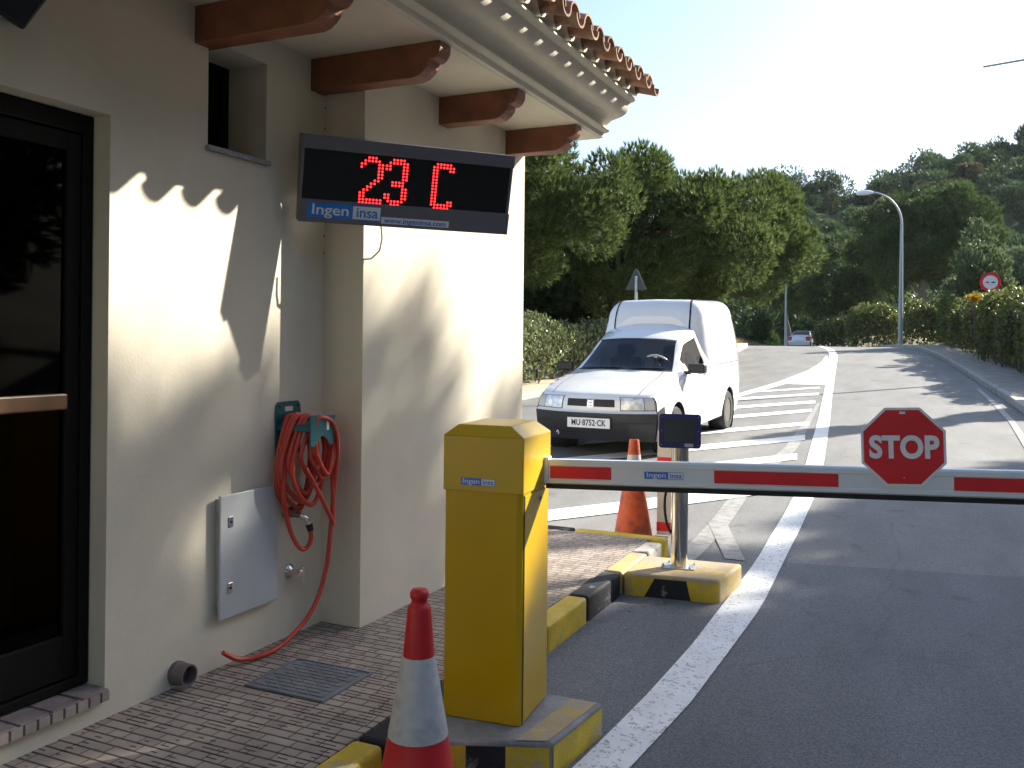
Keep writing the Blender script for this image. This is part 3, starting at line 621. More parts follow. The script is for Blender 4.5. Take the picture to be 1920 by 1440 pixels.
# ------------------------------------------------------------------ LED display sign
sd = Vector((.642, .766, 0)); sn = Vector((.766, -.642, 0))
sgn = thing('temperature_display', 'grey LED display reading 23 C hung from the gatehouse corner under the eaves', 'display', (-2.62, 3.318, 2.037))
up_t = (Vector((0, 0, 1))*math.cos(rad(14))+sn*math.sin(rad(14)))
BT = frame((0, 0, 0), sd, up_t)   # local x along, y up the face, z outwards
SL, SH = 1.043, .388
b = MB()
b.prism([(0, .02), (.02, 0), (SH-.02, 0), (SH, .02), (SH, -.0)][0:0] or [(0, 0), (SH, 0), (SH, -.085), (.12, -.06), (0, -.045)], 0.0, SL, fn=lambda a, c, h: tuple(BT @ Vector((h, a, c))))
b.build('housing', MT['signgrey'], sgn, bevel=.006)
b = MB(); b.box(.012, SL-.02, .105, SH-.062, .0015, .0035, T=BT); b.build('screen', MT['screen'], sgn)
b = MB(); b.box(.0, SL, -.001, .103, .001, .010, T=BT); b.box(0, SL, SH-.060, SH, .001, .010, T=BT); b.build('trim', MT['signgrey'], sgn, bevel=.003)
two = ["..###..", ".#####.", "##...##", "#....##", ".....##", ".....##", ".....##", "....##.", "...##..", "..##...", ".##....", "##.....", "##.....", "#######", "#######"]
three = ["..####.", ".######", "##...##", "##...##", ".....##", ".....##", ".....##", "..####.", "..####.", ".....##", ".....##", "##...##", "##...##", ".#####.", "..###.."]
cc = [".#####.", "#######", "##...##", "##.....", "##.....", "##.....", "##.....", "##.....", "##.....", "##.....", "##.....", "##.....", "##...##", "#######", ".#####."]
PX_, PZ_ = .0166, .01475
for nm, gl_, c0 in (('digit', two, 15.4), ('digit', three, 22.6), ('letter', cc, 36.6)):
    b = MB()
    for r_, row in enumerate(gl_):
        for c_, ch in enumerate(row):
            if ch == '#':
                x = .020+(c0+c_)*PX_; y = SH-.062-.014-r_*PZ_
                pts = [(x+.0052*math.cos(k*math.pi/4), y+.0052*math.sin(k*math.pi/4)) for k in range(8)]
                b.prism(pts, .0035, .0050, fn=lambda a, c, h: tuple(BT @ Vector((a, c, h))))
    b.build(nm, MT['led'], sgn)
def sticker(parent, T, w, h, prefix='sticker', txt=True, size=None):
    """blue and white company sticker, local x right, y up, z out"""
    ws = w*.61; b = MB(); b.box(-w/2, w/2, -h/2, h/2, .0008, .0014, T=T); o = b.build(prefix, MT['blue'], parent)
    b = MB(); b.box(-w/2+ws, w/2-h*.05, -h/2+h*.06, h/2-h*.06, .0012, .0022, T=T); b.build(prefix+'_panel', MT['stwhite'], parent)
    sz = size or h*.98
    o1 = text(prefix+'_lettering', 'Ingen', sz, MT['stwhite'], T @ Matrix.Translation((-w/2+ws/2, h*.03, .0026)), parent, bold=sz*.012, sx=ws/(sz*2.55), thick=.0006)
    o2 = text(prefix+'_lettering', 'insa', sz, MT['blue'], T @ Matrix.Translation((-w/2+ws+(w-ws)/2, h*.0, .0028)), parent, bold=sz*.012, sx=(w-ws)/(sz*1.95), thick=.0006)
sticker(sgn, BT @ Matrix.Translation((.035+.175, .056, .0105)), .345, .068)
b = MB(); b.box(.385, .725, .014, .045, .0112, .0118, T=BT); b.build('web_strip', MT['stwhite'], sgn)
text('web_lettering', 'www.ingeninsa.com', .034, MT['blue'], BT @ Matrix.Translation((.555, .0295, .0125)), sgn, bold=.0008, sx=1.14, thick=.0004)
# cable loop below the display, brackets back to the wall
b = MB(); b.tube([(.22, .345, .02), (.225, .35, -.05), (.215, .345, -.11), (.185, .32, -.15), (.165, .285, -.155)], .0045, n=6); b.build('cable', MT['cabgrey'], sgn)
for z_ in (.10, .30):
    b = MB(); b.tube([(-.06, .10, z_), (.04, .145, z_)], .012); b.build('wall_arm', MT['zinc'], sgn)

# ------------------------------------------------------------------ wall cabinet, tap, valve, pipe
t = thing('meter_cabinet', 'grey metal cabinet door with two locks low on the cream wall', 'cabinet', (WA, 3.06, .335))
b = MB(); b.box(.0, .022, -.175, .17, .06, .50); b.build('housing', MT['kerb'], t)
b = MB(); b.box(.022, .034, -.182, .184, .0, .515); b.build('door', MT['cabgrey'], t, bevel=.004)
for z in (.125, .40):
    b = MB(); b.box(.0345, .038, -.135, -.108, z-.022, z+.022); o = b.build('lock', MT['chrome'], t, bevel=.002)
    b = MB(); b.lathe([(.006, 0), (.006, .002)], n=12, T=Matrix.Translation((.0385, -.122, z)) @ Matrix.Rotation(rad(90), 4, 'Y')); k_ = b.build('keyhole', MT['dark']); k_.parent = o

t = thing('drain_pipe', 'short grey pipe stub sticking out of the wall at pavement level', 'pipe', (WA, 2.68, .185))
b = MB()
RY = Matrix.Rotation(rad(90), 4, 'Y') @ Matrix.Rotation(0, 4, 'Z')
b.lathe([(.042, -.02), (.042, .07), (.036, .07), (.036, -.02)], n=28, T=RY, cap=False); b.lathe([(.046, -.01), (.046, .02), (.042, .024)], n=28, T=RY); b.build('tube', MT['pipe'], t, smooth=True)
b = MB(); b.lathe([(.036, .0), (.0001, .0)], n=20, T=RY); b.build('opening', MT['dark'], t)

t = thing('stop_valve', 'chrome lever valve with round plate low on the wall below the hose', 'valve', (WA, 3.365, .43))
b = MB(); b.lathe([(.036, 0), (.034, .006), (.022, .014), (.014, .02), (.014, .06), (.0, .06)], n=24, T=RY); b.build('plate', MT['chrome'], t, smooth=True)
b = MB(); T = Matrix.Translation((.055, .0, 0)) @ Matrix.Rotation(rad(12), 4, 'X')
b.prism([(-.004, .018), (-.016, -.065), (.014, -.068), (.022, -.05), (.018, .018)], -.006, .006, fn=lambda a, c, h: tuple(T @ Vector((h, a+.022, c)))); b.tube([(.05, 0, 0), (.055, .02, 0)], .010); b.build('lever', MT['chrome'], t, bevel=.003)

# ------------------------------------------------------------------ hose bracket + tap + hose
t = thing('hose_bracket', 'teal plastic hose hanger screwed to the wall and holding the red hose', 'hose hanger', (WA, 3.34, 1.10))
b = MB()
pl = [(-.085, -.13), (.085, -.13), (.09, .06), (.085, .10), (.07, .115), (-.07, .115), (-.085, .10), (-.09, .06)]
b.prism(pl, .0, .008, fn=lambda a, c, h: (h, a, c)); b.build('back_plate', MT['teal'], t, bevel=.003)
b = MB(); b.box(.0085, .010, -.028, .028, .070, .092); b.build('slot', MT['stucco'], t, bevel=.001)
for y_ in (-.065, .065):
    b = MB(); b.lathe([(.008, 0), (.006, .003), (0, .003)], n=12, T=Matrix.Translation((.0085, y_, .092)) @ RY); b.build('screw', MT['dark'], t)
b = MB()  # curved saddle
n_ = 12
vs = []
for x_ in (.008, .19):
    for j in range(n_+1):
        a = math.pi*(.06+.88*j/n_); vs += [(x_, .085*math.cos(a), .0+.055*math.sin(a)-.02), (x_, .078*math.cos(a), .0+.047*math.sin(a)-.02)]
N = 2*(n_+1)
fs = []
for j in range(n_):
    fs += [(2*j, 2*j+2, N+2*j+2, N+2*j), (2*j+1, N+2*j+1, N+2*j+3, 2*j+3), (2*j, 2*j+1, 2*j+3, 2*j+2), (N+2*j, N+2*j+2, N+2*j+3, N+2*j+1)]
b.add(vs, fs); b.build('saddle', MT['teal'], t, smooth=True)
b = MB()  # front lip plate with arched notch
lip = [(-.088, .07), (-.085, -.07), (-.06, -.075)]+[(-.055+.11*k/8, -.075+.045*math.sin(math.pi*k/8)) for k in range(9)]+[(.06, -.075), (.085, -.075), (.095, .065)]
b.prism(lip, .19, .198, fn=lambda a, c, h: (h, a, c-.005)); b.build('front_lip', MT['teal'], t, bevel=.003)
b = MB(); b.box(.1985, .1992, .030, .048, -.01, .045); b.build('sticker', MT['stwhite'], t)

t = thing('garden_tap', 'dark brass tap on the wall with the end of the red hose attached', 'tap', (WA, 3.335, .70))
b = MB(); b.tube([(0, 0, 0), (.05, 0, .0), (.075, .01, -.003)], [.016, .013, .012]); b.lathe([(.024, 0), (.02, .01)], n=16, T=RY); b.tube([(.05, 0, 0), (.052, 0, .028)], .010); b.build('body', MT['brass'], t, smooth=True)
b = MB(); b.tube([(.052, -.035, .034), (.052, .0, .030), (.052, .018, .026)], [.006, .009, .006]); b.build('handle', MT['navy'], t)
b = MB(); b.tube([(.075, .01, -.003), (.098, .025, -.02), (.108, .032, -.045)], [.013, .013, .012]); b.build('spout', MT['chrome'], t, smooth=True)
b = MB(); b.tube([(.108, .032, -.045), (.115, .036, -.075)], [.017, .014]); b.build('connector', MT['dark'], t)

def catmull(pts, sub=8):
    P = [Vector(p) for p in pts]; P = [P[0]*2-P[1]]+P+[P[-1]*2-P[-2]]; out = []
    for i in range(1, len(P)-2):
        for k in range(sub):
            t_ = k/sub; a, b_, c, d = P[i-1], P[i], P[i+1], P[i+2]
            out.append(.5*((2*b_)+(-a+c)*t_+(2*a-5*b_+4*c-d)*t_**2+(-a+3*b_-3*c+d)*t_**3))
    out.append(P[-2]); return out
# hose path in (x, y, z): x off the wall
hp = []
rng = random.Random(11)
X0 = WA
hp.append((X0+.115, 3.371, .625))
hp += [(X0+.115, 3.372, .585), (X0+.11, 3.35, .552), (X0+.10, 3.31, .560), (X0+.09, 3.255, .65), (X0+.085, 3.215, .80), (X0+.08, 3.235, 1.0)]
loops = 8
hw = [.125, .115, .13, .10, .12, .09, .075, .07]; hz = [.70, .735, .76, .80, .745, .84, .865, .885]; hyc = [3.335, 3.32, 3.33, 3.325, 3.345, 3.35, 3.375, 3.38]
for i in range(loops):
    x = X0+.030+.020*i; top = 1.145+.008*rng.uniform(-1, 1)
    yc, w_, zb = hyc[i], hw[i], hz[i]
    hp += [(x, yc-.045, top-.01), (x+.006, 3.345, top), (x+.010, 3.40, top-.02), (x+.012, yc+w_*.95, (top+zb)/2+.05), (x+.014, yc+w_*.72, zb+.08), (x+.012, yc+.02, zb), (x+.012, yc-w_*.7, zb+.08), (x+.014, yc-w_, (top+zb)/2)]
# sharp hanging fold then the long free end
x = X0+.20
hp += [(x-.01, 3.30, 1.135), (x, 3.35, 1.148), (x, 3.42, 1.11), (x, 3.455, 1.0), (x-.03, 3.47, .80), (x-.05, 3.475, .62), (x-.06, 3.45, .42), (x-.07, 3.36, .26), (x-.09, 3.20, .165), (x-.11, 3.06, .146), (x-.14, 2.96, .160), (x-.155, 2.89, .205)]
b = MB(); b.tube(catmull(hp, 8), .0105, n=9)
# separate fold hanging in front
fold = [(X0+.15, 3.28, .93), (X0+.17, 3.36, .80), (X0+.18, 3.425, .695), (X0+.181, 3.447, .655), (X0+.178, 3.452, .67), (X0+.17, 3.462, .80), (X0+.16, 3.45, .98), (X0+.15, 3.41, 1.10)]
b.tube(catmull(fold, 8), .0105, n=9)
o = b.build('garden_hose', MT['hose'], smooth=True); tag(o, 'coiled red garden hose hanging on the teal hanger with its end trailing to the pavement', 'hose')

# ------------------------------------------------------------------ barrier
bar = thing('parking_barrier', 'yellow parking barrier cabinet with closed red and white arm and stop sign', 'barrier', (-1.480, 3.074, .13), rz=rad(5))
iv = Matrix.Rotation(rad(-5), 4, 'Z')
b = MB(); BW, BD = .150, .152
b.prism([(-BW+.006, -BD), (BW-.02, -BD), (BW, -BD+.012), (BW, BD), (-BW, BD), (-BW, -BD+.006)], .0, .835); b.build('body', MT['yellow'], bar, bevel=.004)
b = MB(); cw, cd_ = BW+.006, BD+.006
b.prism([(-cw+.004, -cd_), (cw-.004, -cd_), (cw, -cd_+.004), (cw, cd_), (-cw, cd_), (-cw, -cd_+.004)], .826, 1.026)
ins = .052; zt = 1.066
b.add([(-cw, -cd_, 1.026), (cw, -cd_, 1.026), (cw, cd_, 1.026), (-cw, cd_, 1.026), (-cw+ins, -cd_+.02, zt), (cw-ins-.004, -cd_+.02, zt), (cw-ins-.004, cd_-.02, zt), (-cw+ins, cd_-.02, zt)], [(0, 1, 5, 4), (1, 2, 6, 5), (2, 3, 7, 6), (3, 0, 4, 7), (4, 5, 6, 7)])
cap = b.build('cap', MT['yellowcap'], bar, bevel=.003)
b = MB(); b.box(BW, BW+.004, -BD+.022, BD-.010, .012, .815); dr = b.build('service_door', MT['yellow'], bar, bevel=.0015)
b = MB(); b.lathe([(.010, 0), (.010, .006), (.004, .009), (0, .009)], n=18, T=Matrix.Translation((BW+.004, .03, .785)) @ RY); k_ = b.build('lock', MT['chrome']); k_.parent = dr
b = MB(); b.box(BW+.0005, BW+.0022, -BD+.017, -BD+.0215, .0, .82); b.build('door_gap', MT['dark'], bar)
sticker(bar, frame((-.018, -cd_-.0005, .862), (1, 0, 0), (0, 0, 1)), .132, .026)
# arm: local frame in world then mapped to the barrier
barm = Matrix.Translation((-1.480, 3.074, .13)) @ Matrix.Rotation(rad(5), 4, 'Z')
aux = Vector((1.6, .24, .0360)).normalized(); aup = Vector((0, 0, 1)); aup = (aup-aux*aup.dot(aux)).normalized()
AT = barm.inverted() @ frame((-1.325, 3.168, .944), aux, aup)     # x along, y up, z toward the camera
b = MB(); ALEN = 3.1
b.prism([(.0185, -.004), (.024, .0), (.036, .0), (.038, -.002), (.086, -.002), (.088, .0), (.104, .0), (.111, -.004), (.111, -.034), (.104, -.038), (.0185, -.038)], -.0, ALEN, fn=lambda a, c, h: tuple(AT @ Vector((h, a, c))))
arm = b.build('arm', MT['armwhite'], bar)
b = MB(); b.prism([(0, -.008), (.004, -.003), (.018, -.001), (.018, -.037), (.004, -.035), (0, -.030)], .0, ALEN, fn=lambda a, c, h: tuple(AT @ Vector((h, a, c)))); k_ = b.build('rubber_edge', MT['dark']); k_.parent = arm
for x0, x1 in ((.018, .25), (.624, 1.045), (1.410, 1.83), (2.2, 2.6)):
    b = MB(); b.box(x0, x1, .0405, .0855, -.0012, .0004, T=AT); k_ = b.build('reflector', MT['red']); k_.parent = arm
b = MB(); b.box(-.02, .012, .02, .12, -.05, .004, T=AT); k_ = b.build('arm_clamp', MT['armwhite'], bar, bevel=.003)
sticker(arm, AT @ Matrix.Translation((.445, .062, .0)), .142, .0265, prefix='arm_sticker')
# stop sign on the arm
def octo(r): return [(r*math.cos(math.pi/8+k*math.pi/4), r*math.sin(math.pi/8+k*math.pi/4)) for k in range(8)]
ST = AT @ Matrix.Translation((1.253, .184, .0035)) @ Matrix.Rotation(rad(.9), 4, 'Z')
b = MB(); b.prism(octo(.1445), 0, .003, fn=lambda a, c, h: tuple(ST @ Vector((a, c, h)))); ss = b.build('stop_sign', MT['signwhite'], bar)
b = MB(); b.prism(octo(.1355), .0032, .0042, fn=lambda a, c, h: tuple(ST @ Vector((a, c, h)))); k_ = b.build('red_face', MT['red']); k_.parent = ss
k_ = text('lettering', 'STOP', .103, MT['signwhite'], ST @ Matrix.Translation((0.001, -.004, .0052)), ss, bold=.0042, sx=.86, thick=.001, space=1.04)
for y_ in (-.104, -.126):
    b = MB(); b.lathe([(.002, .0042), (.002, .006)], n=8, T=ST @ Matrix.Translation((0, y_, 0))); k_ = b.build('rivet', MT['signwhite']); k_.parent = ss
b = MB(); b.box(-.009, .009, .112, .120, .0042, .0048, T=ST); k_ = b.build('small_mark', MT['signwhite']); k_.parent = ss

# ------------------------------------------------------------------ reader post
rp = thing('reader_post', 'polished steel post with navy blue reader screen on the striped island', 'reader post', (-1.392, 5.445, .138))
b = MB(); b.lathe([(.052, .004), (.052, .80)], n=40); b.build('post', MT['steel'], rp, smooth=True)
b = MB(); b.box(-.10, .095, -.075, .07, 0, .006, T=Matrix.Rotation(rad(10), 4, 'Z')); bp_ = b.build('base_plate', MT['zinc'], rp, bevel=.002)
for x_, y_ in ((-.082, -.058), (.078, -.052), (-.075, .055), (.08, .055)):
    b = MB(); b.lathe([(.007, .006), (.007, .016), (.003, .018), (.003, .024), (0, .024)], c=(x_, y_, 0), n=8); b.build('bolt', MT['zinc'], rp)
T = Matrix.Translation((.008, -.045, .83)) @ Matrix.Rotation(rad(14), 4, 'Z') @ Matrix.Rotation(rad(-6), 4, 'X') @ Matrix.Rotation(rad(90), 4, 'X')
b = MB(); b.prism([(-.125+.012, -.103), (.113, -.103), (.125, -.091), (.125, .091), (.113, .103), (-.113, .103), (-.125, .091), (-.125, -.091)], -.03, .012, fn=lambda a, c, h: tuple(T @ Vector((a, c, h)))); mo = b.build('screen_housing', MT['navy'], rp, bevel=.004)
b = MB(); b.box(-.092, .092, -.066, .072, .0125, .0135, T=T); k_ = b.build('screen', MT['screen']); k_.parent = mo
b = MB(); b.box(.028, .080, -.094, -.074, .0125, .0135, T=T); k_ = b.build('badge', MT['cabgrey']); k_.parent = mo
for x_ in (-.108, .108):
    for y_ in (-.085, 0, .085):
        b = MB(); b.lathe([(.003, .0122), (.003, .0135)], n=8, T=T @ Matrix.Translation((x_, y_, 0))); k_ = b.build('screw', MT['zinc']); k_.parent = mo

b = MB(); b.tube(catmull([(-.03, -.02, .50), (-.075, -.03, .46), (-.085, -.03, .36), (-.07, -.03, .26), (-.045, -.02, .20)]), .008, n=8); b.build('cable', MT['dark'], rp)
# white and red panel behind the post
t = thing('exit_barrier_post', 'cream post with red bands standing on the road behind the steel post', 'post', (-1.87, 6.86, .02))
b = MB(); b.box(-.055, .055, -.03, .03, 0, .80); b.build('post', mat('cream_paint', (0.62, 0.56, 0.50), 0.5), t, bevel=.003, )
for z0, z1 in ((.03, .10), (.53, .60)):
    b = MB(); b.box(-.056, .056, -.0315, -.0305, z0, z1); b.box(.0555, .0565, -.03, .03, z0, z1); b.build('red_band', MT['red'], t)

# ------------------------------------------------------------------ cones
def cone(name, loc, mats, prof_parts, label, base=True, group=None):
    t = thing(name, label, 'traffic cone', loc)
    for nm, pr, m_ in prof_parts:
        b = MB(); b.lathe(pr, n=40); b.build(nm, m_, t, smooth=True, angle=50)
    if base:
        b = MB(); b.box(-.19, .19, -.19, .19, 0, .03, T=Matrix.Rotation(rad(20), 4, 'Z')); b.build('base', mats, t, bevel=.012, bseg=3)
    return t
cone('traffic_cone', (-1.395, 2.36, .004), MT['conered'], [
    ('lower_body', [(.150, .03), (.141, .04), (.0895, .318)], MT['conered']),
    ('reflective_band', [(.0905, .312), (.0905, .318), (.0495, .546), (.0485, .550)], MT['coneband']),
    ('tip', [(.048, .546), (.036, .688), (.033, .699), (.0250, .705), (.0235, .716), (.0280, .724), (.0285, .738), (.022, .748), (.010, .750), (0.0, .750)], MT['conered'])],
    'red and white traffic cone with a knob tip in front of the yellow cabinet')
cone('traffic_cone', (-2.10, 6.79, g(6.79)+.002), MT['coneorange'], [
    ('lower_body', [(.150, .0), (.146, .012), (.066, .50)], MT['coneorange']),
    ('reflective_band', [(.0665, .495), (.0672, .50), (.0500, .625), (.0495, .627)], MT['coneband']),
    ('tip', [(.0492, .62), (.0385, .735), (.036, .742), (.030, .744), (.028, .70)], MT['coneorange'])],
    'dirty orange traffic cone standing on the road behind the barrier arm', base=False)

# ------------------------------------------------------------------ vehicles by lofting
def pchip(xs, ys, q):
    xs = np.asarray(xs, float); ys = np.asarray(ys, float); h = np.diff(xs); d = np.diff(ys, axis=0)/h[:, None]
    m = np.zeros_like(ys); m[0] = d[0]; m[-1] = d[-1]
    for i in range(1, len(xs)-1):
        a, b_ = d[i-1], d[i]; ok = a*b_ > 0; w1 = 2*h[i]+h[i-1]; w2 = h[i]+2*h[i-1]
        with np.errstate(divide='ignore', invalid='ignore'): v = (w1+w2)/(w1/a+w2/b_)
        m[i] = np.where(ok, v, 0)
    i = int(np.clip(np.searchsorted(xs, q)-1, 0, len(xs)-2)); t_ = (q-xs[i])/h[i]
    return ys[i]*(1+2*t_)*(1-t_)**2+m[i]*h[i]*t_*(1-t_)**2+ys[i+1]*t_*t_*(3-2*t_)+m[i+1]*h[i]*t_*t_*(t_-1)
class Shell:
    """st: list of stations: (cx,cz, ex,ey,ez, [(x,y,z)...column or None])"""
    def __init__(s, st, ncol, s0, p=2.6):
        s.c = np.array([[a[0], 0, a[1], a[2], a[3], a[4]] for a in st], float); s.n = len(st); s.s0 = s0; s.p = p
        s.col = np.array([[[a[2], a[3], a[4]]]+[list(q) for q in a[5]] for a in st[s0:]], float).reshape(s.n-s0, -1); s.k = ncol
    def top(s, u, t_):
        v = pchip(np.arange(s.n), s.c, u); a = abs(t_)**s.p
        return Vector((v[0]+(v[3]-v[0])*a, v[4]*t_, v[2]+(v[5]-v[2])*a))
    def side(s, u, w, sgn):
        v = pchip(np.arange(s.n-s.s0)+s.s0, s.col, u).reshape(-1, 3); q = pchip(np.arange(s.k+1), v, w)
        return Vector((q[0], q[1]*sgn, q[2]))
    def patch(s, us, vs, kind, sgn=1, off=0.0, mb=None, hole=None, flip=False, m=None):
        mb = mb or MB(); f = (lambda a, b_: s.top(a, b_)) if kind == 'top' else (lambda a, b_: s.side(a, b_, sgn))
        nu, nv = len(us), len(vs); P = [[f(a, b_) for b_ in vs] for a in us]
        if off:
            Q = []
            for i in range(nu):
                r_ = []
                for j in range(nv):
                    du = P[min(i+1, nu-1)][j]-P[max(i-1, 0)][j]; dv = P[i][min(j+1, nv-1)]-P[i][max(j-1, 0)]
                    n_ = du.cross(dv)
                    if n_.length > 1e-9: n_.normalize()
                    ctr = Vector((P[i][j].x, 0, .7)); 
                    if n_.dot(P[i][j]-ctr+Vector((0, 0, .3 if kind == 'top' else 0))) < 0: n_ = -n_
                    if kind == 'top' and P[i][j].x > -.3 and n_.x < 0: n_ = -n_
                    r_.append(P[i][j]+n_*off)
                Q.append(r_)
            P = Q
        vsx = [p for r_ in P for p in r_]; fs = []
        for i in range(nu-1):
            for j in range(nv-1):
                c_ = ((us[i]+us[i+1])/2, (vs[j]+vs[j+1])/2)
                if hole and hole(c_, (P[i][j]+P[i+1][j+1])/2): continue
                fs.append((i*nv+j, i*nv+j+1, (i+1)*nv+j+1, (i+1)*nv+j))
        mb.add(vsx, fs, m); return mb
def lin(a, b_, n_): return [a+(b_-a)*i/n_ for i in range(n_+1)]
def snap_arch(mb, cxs, cz, r, ymin):
    for i, v in enumerate(mb.v):
        for cx_ in cxs:
            dx_, dz_ = v[0]-cx_, v[2]-cz; d_ = math.hypot(dx_, dz_)
            if abs(v[1]) > ymin and d_ < r*1.12 and d_ > 1e-4:
                k_ = r/d_
                if d_ > r*.80: mb.v[i] = (cx_+dx_*k_, v[1], cz+dz_*k_)

VST = [
 (-.07, .22, -.24, .74, .22, None), (-.015, .38, -.20, .775, .38, None), (.0, .55, -.19, .785, .55, None), (-.03, .575, -.205, .775, .575, None), (-.055, .70, -.22, .755, .70, None),
 (-.10, .765, -.25, .715, .752, [(-.24, .765, .70), (-.22, .783, .58), (-.22, .79, .45), (-.24, .76, .22)]),
 (-.45, .870, -.45, .725, .840, [(-.45, .785, .77), (-.45, .825, .66), (-.45, .835, .5), (-.45, .81, .24)]),
 (-.85, .945, -.85, .735, .915, [(-.85, .80, .84), (-.85, .838, .72), (-.85, .845, .5), (-.85, .82, .24)]),
 (-1.12, 1.005, -1.25, .70, .985, [(-1.25, .745, .96), (-1.25, .80, .90), (-1.25, .845, .55), (-1.25, .82, .24)]),
 (-1.78, 1.425, -1.86, .575, 1.385, [(-1.80, .67, 1.20), (-1.75, .785, .975), (-1.72, .845, .58), (-1.72, .82, .24)]),
 (-2.05, 1.525, -2.10, .60, 1.455, [(-2.07, .69, 1.24), (-2.05, .80, .99), (-2.05, .845, .58), (-2.05, .82, .24)]),
 (-2.33, 1.60, -2.33, .62, 1.50, [(-2.33, .71, 1.28), (-2.33, .805, 1.0), (-2.33, .845, .58), (-2.33, .82, .24)]),
 (-2.38, 1.60, -2.38, .62, 1.50, [(-2.38, .71, 1.28), (-2.38, .81, 1.0), (-2.38, .845, .58), (-2.38, .82, .24)]),
 (-2.56, 1.60, -2.56, .62, 1.50, [(-2.56, .72, 1.28), (-2.52, .82, 1.0), (-2.5, .85, .58), (-2.5, .82, .24)]),
 (-3.0, 1.60, -3.0, .62, 1.50, [(-3.0, .72, 1.28), (-3.0, .83, 1.0), (-3.0, .85, .58), (-3.0, .82, .24)]),
 (-3.7, 1.60, -3.7, .62, 1.50, [(-3.7, .72, 1.28), (-3.7, .83, 1.0), (-3.7, .85, .58), (-3.7, .82, .24)]),
 (-4.06, 1.60, -4.06, .62, 1.50, [(-4.06, .72, 1.28), (-4.08, .80, 1.0), (-4.12, .83, .58), (-4.10, .80, .24)]),
 (-4.20, .9, -4.16, .76, .9, [(-4.18, .77, .85), (-4.18, .77, .8), (-4.18, .78, .5), (-4.16, .77, .24)])]
def seg(us, k_=8): return sorted(set([round(a+(b_-a)*i/k_, 4) for a, b_ in zip(us, us[1:]) for i in range(k_+1)]))
def wheel(parent, x, y, z, r, w, sgn, spokes=True):
    T = Matrix.Translation((x, y, z)) @ Matrix.Rotation(rad(-90*sgn), 4, 'X')
    b = MB(); b.lathe([(r*.62, -w/2), (r*.93, -w/2), (r, -w*.34), (r, w*.34), (r*.93, w/2), (r*.64, w/2), (r*.62, w*.42)], n=36, T=T, cap=False); wt = b.build('wheel', MT['tyre'], parent, smooth=True, angle=35)
    b = MB(); b.lathe([(r*.64, w*.44), (r*.60, w*.36), (r*.56, w*.20), (r*.40, w*.26), (r*.22, w*.38), (r*.20, w*.44), (r*.10, w*.46), (0, w*.46)], n=36, T=T)
    for k2 in range(10):
        a = k2*math.pi/5; b.lathe([(r*.035, w*.27), (r*.035, w*.275), (0, w*.275)], n=8, T=T @ Matrix.Translation((r*.47*math.cos(a), r*.47*math.sin(a), 0)), m=1)
    k_ = b.build('rim', [MT['rim'], MT['dark']]); k_.parent = wt
    return wt

